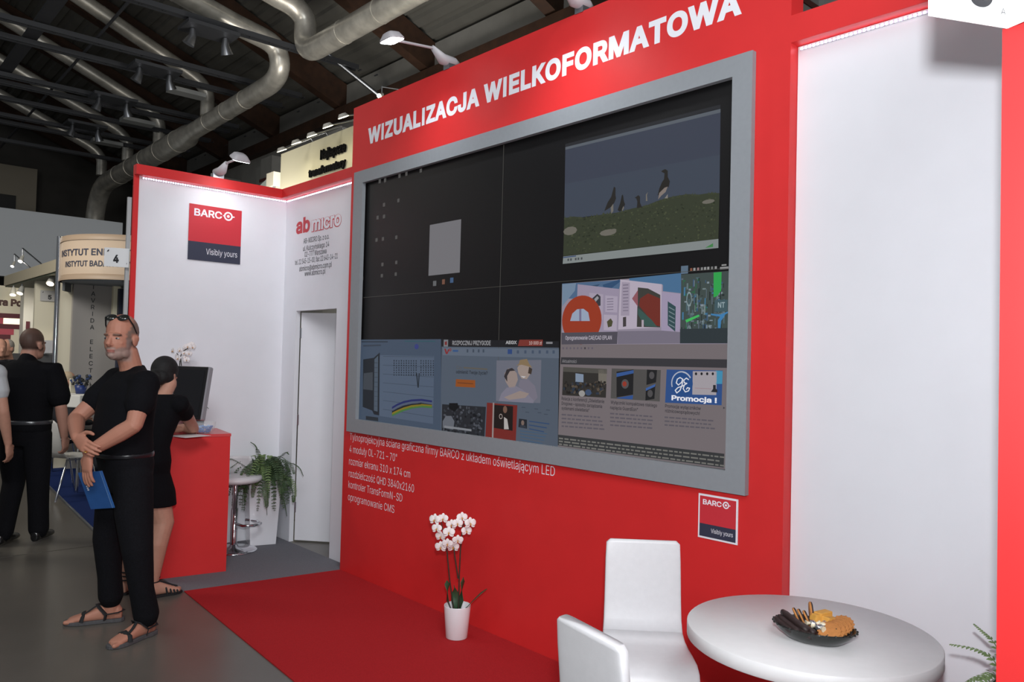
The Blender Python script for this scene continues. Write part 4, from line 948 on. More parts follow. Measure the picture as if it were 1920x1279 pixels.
# white bar stool behind the counter
sp = dp(440, 1032, 6.3); sp = V((-1.215, -.365, .007))
t = thing('bar_stool', sp, 'white bar stool with chrome stem half hidden by the red counter', 'stool')
MB().lathe([(.0, 0), (.185, 0), (.185, .008), (.16, .018), (.04, .03), (.03, .05), (0, .05)], 40, sp).build('base', CHROME, t)
MB().lathe([(.027, .03), (.027, .34), (.02, .34), (.02, .56)], 20, sp).build('column', CHROME, t)
MB().tube([sp + V((.02, 0, .22)), sp + V((.12, .02, .215)), sp + V((.15, .10, .215)), sp + V((.10, .18, .215)), sp + V((0, .19, .215)), sp + V((-.1, .14, .215))], .011, 10).build('footrest', CHROME, t)
b = MB()
b.loft([(sp + V((0, 0, .55)), V((.08, 0, 0)), V((0, .08, 0))), (sp + V((0, 0, .555)), V((.18, 0, 0)), V((0, .18, 0))), (sp + V((0, 0, .575)), V((.215, 0, 0)), V((0, .205, 0))), (sp + V((0, 0, .60)), V((.21, 0, 0)), V((0, .2, 0))), (sp + V((0, 0, .605)), V((.12, 0, 0)), V((0, .12, 0)))], 32)
b.build('seat', LEATHER, t)
b = MB(); pr = []
for i in range(13):
    a = math.pi * (.62 + .76 * i / 12); pr.append((math.cos(a), math.sin(a)))
vs = []; fs = []
for r_, z in ((.195, .59), (.19, .66), (.175, .72), (.165, .745), (.148, .745), (.155, .72), (.168, .66), (.172, .60)):
    for x, y in pr: vs.append(sp + V((r_ * x, r_ * y, z)))
n_ = len(pr)
for j_ in range(8):
    for i in range(n_ - 1): fs.append((j_ * n_ + i, j_ * n_ + i + 1, ((j_ + 1) % 8) * n_ + i + 1, ((j_ + 1) % 8) * n_ + i))
fs += [tuple(j_ * n_ for j_ in range(8)), tuple(j_ * n_ + n_ - 1 for j_ in range(7, -1, -1))]
b.add(vs, fs, 0, True); b.build('backrest', LEATHER, t)

# ================================================================== NUMBER CARDS
CARDM = mat('white_card', 'eeeef0', .6); INK = mat('black_ink', '28282c', .6)
def card_marks(b, o, ux, w_, h_, num, mi=1, cx=.5):
    n = V((ux.y, -ux.x, 0)) * .0012
    b.text(num, o + ux * (w_ * cx) + UP * (h_ * .2) + n, ux, None, h_ * .40, mi, .04, align='C')
    b.text('A', o + ux * (w_ * .91) + UP * (h_ * .10) + n, ux, None, h_ * .075, mi)
    q = o + ux * (w_ * .12) + UP * (h_ * .78) + n
    b.poly([q, q + ux * .05 * w_ - UP * .02 * h_, q + ux * .10 * w_ + UP * .08 * h_, q + ux * .06 * w_ + UP * .1 * h_], mi)
def sheet(b, o, e, h_, num=None, th=.002, sag=0.0, cx=.5):
    o, e = V(o), V(e); ux = e - o; ux.z = 0; w_ = ux.length; ux.normalize(); n = V((ux.y, -ux.x, 0)); k = 8; vs = []
    for i in range(k + 1):
        t_ = i / k; p = o.lerp(e, t_) + n * (sag * math.sin(math.pi * t_)); vs += [p, p + UP * h_, p - n * th, p - n * th + UP * h_]
    fs = []
    for i in range(k):
        a = 4 * i; c_ = a + 4; fs += [(a, c_, c_ + 1, a + 1), (c_ + 2, a + 2, a + 3, c_ + 3), (a + 1, c_ + 1, c_ + 3, a + 3), (a, a + 2, c_ + 2, c_)]
    fs += [(0, 1, 3, 2), (4 * k, 4 * k + 2, 4 * k + 3, 4 * k + 1)]
    b.add(vs, fs, 0)
    if num: card_marks(b, o + n * (sag + .0005), ux, w_, h_, num, 1, cx)
# near card: folded sheet on the corner of the red wing wall, first wing towards us on the left
fo = wy(1889, 54, -1.122); lf = dp(1741, 10, (fo - CAM).dot(FW) * .985); rt_ = wy(2010, 30, -1.18)
lf.z = fo.z + .012; rt_.z = fo.z
b = MB(); hh = .17; sheet(b, lf, fo + V((0, -.002, 0)), hh, '3', .0015, 0.0, .66); sheet(b, fo + V((.0005, -.002, 0)), rt_, hh, None, .0015)
tag(b.build('number_card', [CARDM, INK]), 'overexposed white number card folded at the corner of the red wing wall', 'card')
# ================================================================== PEOPLE
def remeshed(mb, voxel, smooth=4):
    me = bpy.data.meshes.new('r'); me.from_pydata([tuple(p) for p in mb.v], [], mb.f)
    o = bpy.data.objects.new('r', me); COL.objects.link(o)
    r = o.modifiers.new('r', 'REMESH'); r.mode = 'VOXEL'; r.voxel_size = voxel
    if smooth: q = o.modifiers.new('s', 'SMOOTH'); q.factor = .5; q.iterations = smooth
    dg = bpy.context.evaluated_depsgraph_get(); dg.update()
    out = bpy.data.meshes.new_from_object(o.evaluated_get(dg)); bpy.data.objects.remove(o); bpy.data.meshes.remove(me)
    return out
def place(me, name, mats, parent, fn=None):
    """a finished mesh as one part of its thing; fn(face centre) picks the material"""
    off = abspos(parent); me.materials.clear()
    for mm in mats: me.materials.append(mm)
    if fn:
        for p in me.polygons: p.material_index = fn(p.center)
    me.transform(Matrix.Translation(-off)); me.polygons.foreach_set('use_smooth', [True] * len(me.polygons)); me.update(); me.name = name
    o = bpy.data.objects.new(name, me); COL.objects.link(o); o.parent = parent
    return o
def capsule(mb, pts, rad, n=12, sx=1.0, up=None):
    pts = [V(p) for p in pts]; a = (pts[0] - pts[1]).normalized(); e = (pts[-1] - pts[-2]).normalized()
    P = [pts[0] + a * rad[0] * k for k in (.95, .7)] + pts + [pts[-1] + e * rad[-1] * k for k in (.7, .95)]
    R = [rad[0] * .3, rad[0] * .72] + list(rad) + [rad[-1] * .72, rad[-1] * .3]
    return mb.tube(P, R, n, 0, False, sx, up)
class Fig:
    """local frame of a standing figure: l to its left, f forward, z up"""
    def __init__(s, o, face): s.o = V((o[0], o[1], 0)); s.f = V((face[0], face[1], 0)).normalized(); s.l = V((-s.f.y, s.f.x, 0))
    def __call__(s, a, b, z): return s.o + s.l * a + s.f * b + V((0, 0, z))
    def loc(s, p): d = V(p) - s.o; return V((d.dot(s.l), d.dot(s.f), d.z))
def head(mb, c, f, l, up, k=1.0):
    """skull, jaw, brow, nose, cheekbones, lips and ears around centre c"""
    A = (l, f, up); q = lambda x, y, z: c + l * x * k + f * y * k + up * z * k
    E_ = lambda p, r: mb.ell(q(*p), tuple(x * k for x in r), A, 18, 12)
    E_((0, -.012, .032), (.077, .098, .098)); E_((0, .028, -.03), (.064, .076, .088)); E_((0, .04, -.082), (.052, .052, .042)); E_((0, .073, -.103), (.024, .02, .018))
    E_((0, .083, .014), (.05, .018, .012)); E_((.038, .064, -.030), (.019, .018, .016)); E_((-.038, .064, -.030), (.019, .018, .016))
    mb.tube([q(0, .092, .012), q(0, .104, -.012), q(0, .116, -.036), q(0, .108, -.046)], [.008 * k, .010 * k, .015 * k, .010 * k], 10)
    E_((.012, .100, -.040), (.008, .010, .008)); E_((-.012, .100, -.040), (.008, .010, .008))
    E_((0, .094, -.068), (.024, .012, .0065)); E_((0, .092, -.079), (.021, .012, .007)); E_((0, .088, -.097), (.02, .014, .014))
    for s_ in (-1, 1):
        E_((s_ * .077, -.008, -.016), (.010, .024, .032)); E_((s_ * .083, -.016, -.004), (.007, .016, .02)); E_((s_ * .045, .022, -.084), (.016, .038, .028))
def hand(mb, w, d, back, thumb, L=.185, curl=.5, spread=.12, k=1.0, fist=False, tcurl=.3):
    """palm, four jointed fingers of different lengths and a thumb from the side of the palm; d to the knuckles, back = back of hand, thumb = thumb side"""
    d = V(d).normalized(); back = V(back); back = (back - d * back.dot(d)).normalized(); t = d.cross(back)
    if t.dot(V(thumb)) < 0: t = -t
    p = L * .52
    mb.loft([(w - d * .012, t * .026 * k, back * .021 * k), (w + d * p * .25, t * .033 * k, back * .019 * k), (w + d * p * .6, t * .041 * k, back * .017 * k), (w + d * p * .95, t * .041 * k, back * .014 * k), (w + d * p * 1.06, t * .036 * k, back * .009 * k)], 18, 2.4)
    for i, (o_, fl_) in enumerate(((.030, .93), (.0105, 1.0), (-.010, .94), (-.029, .76))):
        base = w + d * p * (.98 if i in (1, 2) else .93) + t * o_ * k; dd = (d + t * spread * (1.5 - i) * .6).normalized(); pts = [base - dd * .012]; pos = base; seg = L * .5 * fl_; ang = 0
        for j_, sl in enumerate((.46, .31, .23)):
            ang += curl * (1.0 + .12 * i) * (.75 if j_ == 0 else 1.0); v_ = dd * math.cos(ang) - back * math.sin(ang); pts.append(pos); pos = pos + v_ * seg * sl
        pts.append(pos); capsule(mb, pts, [.0098 * k, .0098 * k, .0092 * k, .0086 * k, .0072 * k][:len(pts)], 10)
    tb = w + d * p * .22 + t * .022 * k; t1 = tb + (t * .8 + d * .62 - back * .15).normalized() * L * .22; t2 = t1 + (t * (.45 - tcurl) + d * .9 - back * tcurl).normalized() * L * .18; t3 = t2 + (t * (.2 - tcurl) + d * .9 - back * tcurl * 1.2).normalized() * L * .14
    capsule(mb, [tb, t1, t2, t3], [.014 * k, .0125 * k, .011 * k, .009 * k], 10)
def foot(mb, heel, toe, ank, k=1.0, shoe=False):
    heel, toe, ank = V(heel), V(toe), V(ank); d = (toe - heel); L = d.length; d.normalize(); s_ = V((-d.y, d.x, 0)); up = V((0, 0, 1))
    R = [(.0, .022, .03), (.06, .032, .042), (.22, .033, .047), (.42, .036, .040), (.62, .043, .029), (.78, .046, .021), (.9, .042, .016), (.97, .03, .012)]
    if shoe: R = [(-.02, .026, .036), (.05, .037, .048), (.22, .038, .050), (.42, .041, .046), (.62, .048, .037), (.8, .049, .030), (.93, .042, .025), (1.02, .025, .018)]
    mb.loft([(heel + d * L * a + up * (h_ + .012), s_ * w_ * k, up * h_) for a, w_, h_ in R], 18, 2.4)
    capsule(mb, [ank + up * .12, ank + up * .02, heel + d * L * .2 + up * .05], [.042 * k, .040 * k, .040 * k], 12)
    if not shoe:
        for i, (o_, ln, r_) in enumerate(((.6, 1.0, .0135), (.25, .985, .010), (-.05, .96, .0095), (-.34, .925, .009), (-.62, .88, .0085))):
            sg = o_; c_ = heel + d * L * (ln - .035) + s_ * sg * .052 * k + up * .021
            capsule(mb, [c_ - d * .03, c_ + d * .012], [r_, r_], 9)
SKIN = mat('skin', 'c48d78', .55, noise=.05, nscale=30, spec=.3); SKIN2 = mat('skin_far', 'bb8b77', .55, noise=.05, nscale=30, spec=.3)
STUB = mat('hair_stubble', '6f6159', .85, noise=.15, nscale=160); BEARD = mat('gray_beard', '8f7c72', .8, noise=.12, nscale=200); LIPS = mat('lips', '9c6259', .5); BROW = mat('brow_hair', '5d463b', .8)
HAIRB = mat('dark_hair', '0f0d0e', .75, noise=.3, nscale=70, bump=.4, bscale=160); EYEW = mat('eye_white', 'a59b94', .3); IRIS = mat('eye_iris', '2d3338', .15)
def torso(mb, F, rings, g=0.0, ex=2.3):
    """rings: z, half width, half depth, sideways, forward"""
    mb.loft([(F(a, b, z), F.l * (w_ + g), F.f * (d_ + g)) for z, w_, d_, a, b in rings], 28, ex)
def leg(mb, pts, rad): capsule(mb, pts, rad, 16)

# ---------------------------------------------------------------- man in black with a blue booklet
F = Fig((.196, -1.616), (.114, -.993))
man = thing('person', F.o, 'man in black t-shirt and jeans, hands crossed in front, sunglasses pushed up', 'person')
SL, SR = F(.190, -.012, 1.42), F(-.190, -.012, 1.425); EL, ER = F(.27, .075, 1.20), F(-.205, .20, 1.205); WL, WR = F(.125, .25, 1.052), F(.06, .288, 1.128)
hipL, hipR, knL, knR, anL, anR = F(.105, 0, .90), F(-.10, 0, .90), F(.195, -.0, .50), F(-.165, .015, .50), F(.180, -.070, .10), F(-.205, -.03, .10)
hL, tL, hR, tR = F(.155, -.125, 0), F(.237, .142, 0), F(-.185, -.09, 0), F(-.325, .165, 0)
TR_ = [(.84, .13, .105, 0, 0), (.90, .172, .122, 0, -.005), (.97, .182, .130, 0, .0), (1.05, .178, .138, 0, .018), (1.14, .178, .138, 0, .024), (1.24, .186, .132, 0, .014), (1.34, .196, .126, 0, .0), (1.41, .188, .108, 0, -.012), (1.455, .145, .082, 0, -.022), (1.485, .085, .065, 0, -.022)]
hc = F(.012, .055, 1.677); yaw = math.radians(36); hf = V((F.f.x * math.cos(yaw) - F.f.y * math.sin(yaw), F.f.x * math.sin(yaw) + F.f.y * math.cos(yaw), 0)); hl = V((-hf.y, hf.x, 0)); hu = V((0, 0, 1))
body = MB(); torso(body, F, TR_, -.018)
capsule(body, [F(0, -.025, 1.44), F(.003, -.005, 1.52), F(.008, .022, 1.60)], [.068, .061, .060], 16)
head(body, hc, hf, hl, hu, 1.04)
capsule(body, [SL, SL.lerp(EL, .5), EL], [.058, .054, .045], 14); capsule(body, [EL, EL.lerp(WL, .3), EL.lerp(WL, .75), WL], [.045, .047, .037, .030], 14)
capsule(body, [SR, SR.lerp(ER, .5), ER], [.058, .054, .045], 14); capsule(body, [ER, ER.lerp(WR, .3), ER.lerp(WR, .75), WR], [.045, .046, .036, .029], 14)
hand(body, WL + V((0, 0, -.004)), F.f * .05 + F.l * .04 - V((0, 0, .9)), F.f * .95 + F.l * .2, -F.l, .185, .18, .05)
hand(body, WR, F.l * .86 - F.f * .10 - V((0, 0, .36)), F.f * .9 + V((0, 0, .25)), V((0, 0, 1)), .19, .30, .05, 1.0, False, .05)
for hp_, kn, an in ((hipL, knL, anL), (hipR, knR, anR)): leg(body, [hp_, kn, an], [.075, .052, .036])
foot(body, hL, tL, anL); foot(body, hR, tR, anR)
def tinted(me, cols, fn, name, rough=.55):
    """skin whose own colour changes over hair, beard, brows and lips; fn(point) -> weights of those colours"""
    a = me.color_attributes.new('tint', 'FLOAT_COLOR', 'POINT'); C_ = [V(lin(c)) for c in cols]
    for v in me.vertices:
        c = C_[0].copy()
        for w_, cc in zip(fn(v.co), C_[1:]): c = c.lerp(cc, max(0, min(1, w_)))
        a.data[v.index].color = (c.x, c.y, c.z, 1)
    mt = mat(name, cols[0], rough, spec=.3); nt = mt.node_tree; at = nt.nodes.new('ShaderNodeAttribute'); at.attribute_name = 'tint'
    nt.links.new(at.outputs['Color'], nt.nodes['Principled BSDF'].inputs['Base Color'])
    return mt
def sm(a, b, x): t = max(0.0, min(1.0, (x - a) / (b - a))); return t * t * (3 - 2 * t)
def face_tints(hc, hf, hl, hu, k, beard=1.0, bald=1.0):
    def fn(p):
        d = p - hc; x, y, z = abs(d.dot(hl)) / k, d.dot(hf) / k, d.dot(hu) / k
        if x > .13 or z < -.17 or z > .16: return (0, 0, 0, 0)
        ear = sm(.066, .074, x) * sm(-.055, -.04, y) * sm(.035, .015, y) * sm(.03, .012, z)
        n = .006 * math.sin(x * 300) * math.sin(z * 260)
        line = .042 - max(0, z - .03) * .9 * bald + n
        hair = sm(line + .012, line - .008, y) * sm(-.06, -.035, z) * (1 - ear) * (1 - .55 * bald * sm(.07, .1, z))
        bd = beard * sm(-.042 - .55 * max(0, .055 - x) * sm(.05, .09, y), -.062 - .3 * max(0, .055 - x) * sm(.05, .09, y), z) * sm(-.012, .012, y) * sm(-.14, -.115, z)
        bd = max(bd, beard * .9 * sm(-.05, -.056, z) * sm(-.07, -.063, z) * sm(.03, .024, x) * sm(.07, .085, y), beard * sm(.0, .01, y) * sm(.055, .04, y) * sm(.05, .058, x) * sm(.0, -.02, z) * sm(-.1, -.08, z))
        lip = sm(.085, .09, y) * sm(.010, .006, abs(z + .0735)) * sm(.024, .018, x)
        brow = sm(.062, .07, y) * sm(.008, .0045, abs(z - .013 + .05 * max(0, x - .03))) * sm(.010, .016, x) * sm(.054, .046, x)
        return (.92 * hair, .8 * bd * (1 - ear), .85 * lip, .85 * brow)
    return fn
bme = remeshed(body, .0042, 3); SKM = tinted(bme, ('b07a66', '74655c', '93817a', '9c5f56', '55443b'), face_tints(hc, hf, hl, hu, 1.04), 'skin_man')
bo = place(bme, 'body', [SKM], man)
for s_ in (-1, 1):
    e = MB(); c_ = hc + hl * (.031 * s_ * 1.04) + hf * .086 + hu * (-.006)
    e.ell(c_, (.0135, .0105, .0062), (hl, hf, hu), 12, 8); e.ell(c_ + hf * .0068 - hl * .002, (.0082, .0050, .0058), (hl, hf, hu), 10, 6, 1); e.build('eye', [EYEW, IRIS], man)
sh = MB(); torso(sh, F, [(1.015, .178, .134, 0, .012)] + TR_[3:], .010)
for S_, E_ in ((SL, EL), (SR, ER)):
    capsule(sh, [F(0, -.03, 1.475), F(0, -.03, 1.475).lerp(S_, .6), S_], [.060, .062, .07], 14); inn = F(0, -.012, 1.40); capsule(sh, [inn.lerp(S_, .55), S_, S_.lerp(E_, .25), S_.lerp(E_, .50)], [.086, .079, .078, .079], 16); sh.ell(S_, .080)
sh.loft([(F(0, -.02, 1.42), F.l * .10, F.f * .09), (F(0, -.02, 1.47), F.l * .088, F.f * .08 - V((0, 0, .02))), (F(.002, -.010, 1.505), F.l * .070, F.f * .068 - V((0, 0, .022)))], 24)
place(remeshed(sh, .009, 4), 't_shirt', [BLACKC], man)
tr = MB(); torso(tr, F, [(.80, .10, .09, 0, 0)] + TR_[:3] + [(1.028, .178, .134, 0, .012)], .006)
leg(tr, [hipL, F(.145, .005, .70), knL, F(.195, -.03, .28), anL + V((0, 0, .02))], [.106, .102, .083, .066, .070])
leg(tr, [hipR, F(-.12, .005, .70), knR, F(-.185, -.01, .28), anR + V((0, 0, .05))], [.106, .102, .083, .066, .070])
place(remeshed(tr, .010, 5), 'jeans', [BLACKD], man)
b = MB(); k_ = []
for i in range(40):
    a = 2 * math.pi * i / 40; ct, st = math.cos(a), math.sin(a); k_.append(F((.182) * math.copysign(abs(ct) ** .87, ct), .012 + .142 * math.copysign(abs(st) ** .87, st), 1.018))
b.tube(k_, .006, 8, 0, True, 2.8, (0, 0, 1)); bl = b.build('belt', mat('black_belt_leather', '1b1b1f', .3), man)
sg = MB(); gc = hc + hu * .104 + hf * .038; LENS = mat('sunglass_lens', '22231f', .06, spec=.9, coat=.6)
tilt = (hf * .75 + hu * .66).normalized(); gu = hl.cross(tilt) * -1; gu = tilt.cross(hl)
for s_ in (-1, 1):
    c_ = gc + hl * s_ * .036 + tilt * .012
    sg.loft([(c_ - tilt * .003 - hl * s_ * .0, hl * .031, gu * .019), (c_ + tilt * .003, hl * .031, gu * .019)], 20, 2.6)
g_ = sg.build('sunglasses', LENS, man)
sg = MB()
for s_ in (-1, 1):
    c_ = gc + hl * s_ * .036 + tilt * .013; sg.tube([c_ + hl * .033 * math.cos(2 * math.pi * i / 24) + gu * .021 * math.sin(2 * math.pi * i / 24) for i in range(24)], .0032, 7, 0, True)
    sg.tube([gc + hl * s_ * .068 + tilt * .012, hc + hl * s_ * .083 + hu * .07 + hf * .02, hc + hl * s_ * .086 + hu * .025 - hf * .012], [.0045, .0042, .003], 7)
sg.tube([gc - hl * .008 + tilt * .016, gc + hl * .008 + tilt * .016], .003, 6); sg.build('glasses_frame', BLACK, g_)
RUB = mat('gray_rubber_sole', '4b4a4c', .8, noise=.15, nscale=80); WEB = mat('black_webbing', '17171a', .8)
def sandal(heel, toe, ank, parent, k=1.0):
    heel, toe = V(heel), V(toe); d = (toe - heel); L = d.length; d.normalize(); s_ = V((-d.y, d.x, 0)); up = V((0, 0, 1))
    b = MB(); R = [(-.05, .018), (.0, .033), (.12, .041), (.35, .040), (.55, .048), (.75, .054), (.92, .046), (1.03, .026), (1.06, .01)]
    pl_ = [heel + d * L * a + s_ * w_ * k for a, w_ in R] + [heel + d * L * a - s_ * w_ * k for a, w_ in R[::-1]]
    b.prism([p + up * .001 for p in pl_], (0, 0, .021)); so = b.build('sandal', RUB, parent, .003)
    def strap(pts, w_=.011): MB().tube(pts, [w_] * len(pts), 8, 0, False, .28, up).build('strap', WEB, so)
    P_ = lambda a, o_, z: heel + d * L * a + s_ * o_ * k + up * z
    strap([P_(.72, .056, .022), P_(.70, .044, .048), P_(.70, 0, .067), P_(.70, -.044, .048), P_(.74, -.056, .022)], .013)
    strap([P_(.30, .044, .022), P_(.28, .049, .055), P_(.42, .03, .098), P_(.46, 0, .103), P_(.42, -.03, .098), P_(.28, -.049, .055), P_(.30, -.044, .022)], .012)
    strap([P_(.28, .047, .055), P_(.06, .042, .06), P_(-.03, 0, .062), P_(.06, -.042, .06), P_(.28, -.047, .055)], .010)
    strap([P_(.46, .012, .102), P_(.58, .026, .08), P_(.70, .03, .06)], .009)
    return so
sandal(hL, tL, anL, man); sandal(hR, tR, anR, man)
b = MB(); q_ = WL + (F.f * .05 + F.l * .04 - V((0, 0, .9))).normalized() * -.012; dd = (F.f * .05 + F.l * .04 - V((0, 0, .9))).normalized(); a_ = dd.orthogonal().normalized(); c_ = dd.cross(a_)
b.tube([q_ + a_ * .037 * math.cos(2 * math.pi * i / 20) + c_ * .034 * math.sin(2 * math.pi * i / 20) for i in range(20)], .006, 8, 0, True, 2.0, dd); b.build('wrist_strap', BLACK, man)
b = MB(); rd = (F.l * .86 - F.f * .10 - V((0, 0, .36))).normalized(); rc = WR + rd * .125 - V((0, 0, .02)); b.ell(rc + F.f * .008, (.010, .010, .004), (rd, F.f, rd.cross(F.f)), 10, 6); b.build('ring', mat('gold', 'd9b36a', .25, 1.0), man)
# booklet in his lower hand
bq = [dp(146, 887, 4.285), dp(197, 883, 4.235), dp(223, 955, 4.295), dp(167, 957, 4.345)]
u_ = (bq[1] - bq[0]); u_ = u_.normalized(); v_ = ((bq[3] - bq[0]) + (bq[2] - bq[1])); v_ = (v_ - u_ * v_.dot(u_)).normalized(); n_ = u_.cross(v_).normalized()
if n_.dot(CAM - bq[0]) < 0: n_ = -n_
bw, bh = .160, .222; o_ = bq[0]
t = thing('booklet', o_, 'blue booklet held low in the man\'s hand', 'booklet')
def bx_(mb, a, b, c, d, z0, z1): mb.hexa([o_ + u_ * x + v_ * y + n_ * z for z in (z0, z1) for x, y in ((a, c), (b, c), (b, d), (a, d))])
BLU = mat('blue_cover', '2a5590', .35, noise=.05, nscale=20)
b = MB(); bx_(b, 0, bw - .014, 0, bh, -.004, 0); b.build('cover', BLU, t)
b = MB(); bx_(b, bw - .014, bw - .012, 0, bh, -.004, .0003); b.build('edge_line', mat('pale_blue_line', '7fa0c8', .4), t)
b = MB(); bx_(b, bw - .012, bw, 0, bh, -.005, .0002); b.build('spine', mat('blue_spine', '3565a5', .35), t)
b = MB()
for i in range(7): b.poly([o_ + u_ * (.024 + x) + v_ * (.035 + i * .011 + y) + n_ * .0006 for x, y in ((0, 0), (.012, 0), (.012, .007), (0, .007))])
b.build('print', WLET, t)

# ---------------------------------------------------------------- woman leaning on the counter
W = Fig((-.485, -1.275), (-.47, .883))
wo = thing('person', W.o, 'woman in a short black dress leaning on the red counter, seen from behind', 'person')
WT = [(.80, .150, .110, 0, -.02), (.88, .162, .122, 0, -.03), (.97, .135, .10, 0, -.01), (1.06, .128, .095, 0, .03), (1.15, .145, .10, 0, .065), (1.22, .158, .095, 0, .085), (1.28, .135, .075, 0, .10), (1.315, .07, .05, 0, .115)]
whc = W(.05, .17, 1.44); wya = math.radians(10); wf0 = V((W.f.x * math.cos(wya) - W.f.y * math.sin(wya), W.f.x * math.sin(wya) + W.f.y * math.cos(wya), 0)); wl_ = V((-wf0.y, wf0.x, 0)); wf = (wf0 * .93 + V((0, 0, -.36))).normalized(); wu = wl_.cross(wf) * -1
wu = wf.cross(wl_) * -1 if wf.cross(wl_).z < 0 else wf.cross(wl_)
sL, sR = W(.165, .085, 1.255), W(-.165, .085, 1.255); eL, eR = W(.21, .26, 1.06), wz(363, 803, 1.062); wL, wR = W(.10, .38, 1.05), wz(363, 803, 1.062) + W.f * .06 + W.l * .2 - V((0, 0, .012))
body = MB(); torso(body, W, WT, -.014); capsule(body, [W(0, .10, 1.28), W(0, .13, 1.33), W(0, .165, 1.385)], [.052, .046, .046], 14); head(body, whc, wf, wl_, wu, .93)
for S_, E_, w_ in ((sL, eL, wL), (sR, eR, wR)):
    capsule(body, [S_, S_.lerp(E_, .5), E_], [.046, .044, .037], 12); capsule(body, [E_, E_.lerp(w_, .3), w_], [.037, .037, .024], 12)
hand(body, wL, W.f * .8 - W.l * .1, V((0, 0, 1)), W.f, .165, .35, .1, .85); hand(body, wR, W.f * .4 + W.l * .8, V((0, 0, 1)), W.f, .165, .35, .1, .85)
wk = [W(.09, .0, .47), W(-.125, .015, .47)]; wa_ = [W(.08, -.06, .09), W(-.112, -.05, .09)]
for s_, kn, an in ((1, wk[0], wa_[0]), (-1, wk[1], wa_[1])):
    leg(body, [W(.08 * s_, -.02, .84), W(.085 * s_, -.005, .62), kn, kn.lerp(an, .35) - W.f * .018, an], [.068, .088, .070, .066, .040])
wh = [W(.08, -.10, 0), W(-.110, -.092, 0)]; wt = [W(.13, .13, 0), W(-.205, .105, 0)]
for h_, t_, a_ in zip(wh, wt, wa_): foot(body, h_, t_, a_, .85)
place(remeshed(body, .0055, 3), 'body', [SKIN2], wo)
dr_ = MB(); torso(dr_, W, [(.585, .190, .132, 0, -.0), (.68, .184, .132, 0, -.01)] + WT, .010)
for S_, E_ in ((sL, eL), (sR, eR)): capsule(dr_, [W(0, .09, 1.235).lerp(S_, .5), S_, S_.lerp(E_, .34)], [.074, .068, .064], 14); dr_.ell(S_, .064)
place(remeshed(dr_, .009, 5), 'dress', [BLACKC], wo)
h_ = MB(); q = lambda x, y, z: whc + wl_ * x + wf * y + wu * z; Aw = (wl_, wf, wu)
h_.ell(q(0, -.022, .035), (.086, .098, .096), Aw, 20, 14); h_.ell(q(0, -.07, -.035), (.075, .055, .06), Aw, 16, 10); h_.ell(q(0, -.105, -.05), (.05, .04, .045), Aw, 14, 9); h_.ell(q(.05, -.03, -.03), (.035, .06, .06), Aw); h_.ell(q(-.05, -.03, -.02), (.034, .05, .05), Aw)
place(remeshed(h_, .006, 2), 'hair', [HAIRB], wo)
b = MB(); b.ell(q(-.079, -.004, -.05), .005, None, 8, 6); b.build('earring', mat('silver', 'd8d8dc', .2, 1.0), wo)
for h0, t0, an_ in zip(wh, wt, wa_):
    d = (t0 - h0); L = d.length; d.normalize(); s_ = V((-d.y, d.x, 0)); up = V((0, 0, 1)); b = MB()
    R = [(-.03, .014), (.02, .028), (.2, .033), (.5, .036), (.75, .043), (.93, .036), (1.04, .015)]
    b.prism([h0 + d * L * a + s_ * w_ + up * .001 for a, w_ in R] + [h0 + d * L * a - s_ * w_ + up * .001 for a, w_ in R[::-1]], (0, 0, .015)); so = b.build('strappy_sandal', WEB, wo)
    P_ = lambda a, o_, z: h0 + d * L * a + s_ * o_ + up * z
    for a, w_, z in ((.62, .044, .055), (.72, .045, .047), (.82, .043, .04), (.5, .041, .07)):
        MB().tube([P_(a + .05, w_, .014), P_(a + .02, w_ * .8, z * .75), P_(a, 0, z + .014), P_(a + .02, -w_ * .8, z * .75), P_(a + .05, -w_, .014)], .006, 7).build('strap', WEB, so)
    MB().tube([P_(.36, 0, .098), P_(.55, 0, .079), P_(.75, 0, .058), P_(.9, 0, .044)], .008, 8).build('strap', WEB, so)
    for z, r_ in ((.10, .039), (.125, .037), (.15, .038)):
        c_ = V((an_.x, an_.y, z)); MB().tube([c_ + d * (r_ + .006) * math.cos(2 * math.pi * i / 18) * 1.1 + s_ * r_ * math.sin(2 * math.pi * i / 18) for i in range(18)], .0045, 7, 0, True).build('strap', WEB, so)

# ---------------------------------------------------------------- man in black walking away
B = Fig((-2.50, -1.62), (-.80, .60))
bm = thing('person', B.o, 'man in black shirt and trousers with a belt walking away with his back to us', 'person')
BT = [(.84, .14, .11, 0, 0), (.92, .182, .13, 0, 0), (1.0, .180, .135, 0, 0), (1.12, .182, .14, 0, .01), (1.25, .200, .135, 0, .0), (1.36, .212, .125, 0, -.01), (1.43, .195, .10, 0, -.015), (1.475, .14, .08, 0, -.018), (1.50, .085, .065, 0, -.018)]
bhc = B(-.01, .04, 1.64); ya = math.radians(-16); bf = V((B.f.x * math.cos(ya) - B.f.y * math.sin(ya), B.f.x * math.sin(ya) + B.f.y * math.cos(ya), 0)); bl_ = V((-bf.y, bf.x, 0))
sL, sR = B(.21, -.01, 1.42), B(-.21, -.01, 1.42); eL, eR = B(.29, .02, 1.13), B(-.285, -.03, 1.13); wL, wR = B(.30, .16, .90), B(-.29, .04, .875)
body = MB(); torso(body, B, BT, -.016); capsule(body, [B(0, -.02, 1.45), B(0, 0, 1.52), B(0, .015, 1.58)], [.07, .064, .062], 14); head(body, bhc, bf, bl_, V((0, 0, 1)), 1.04)
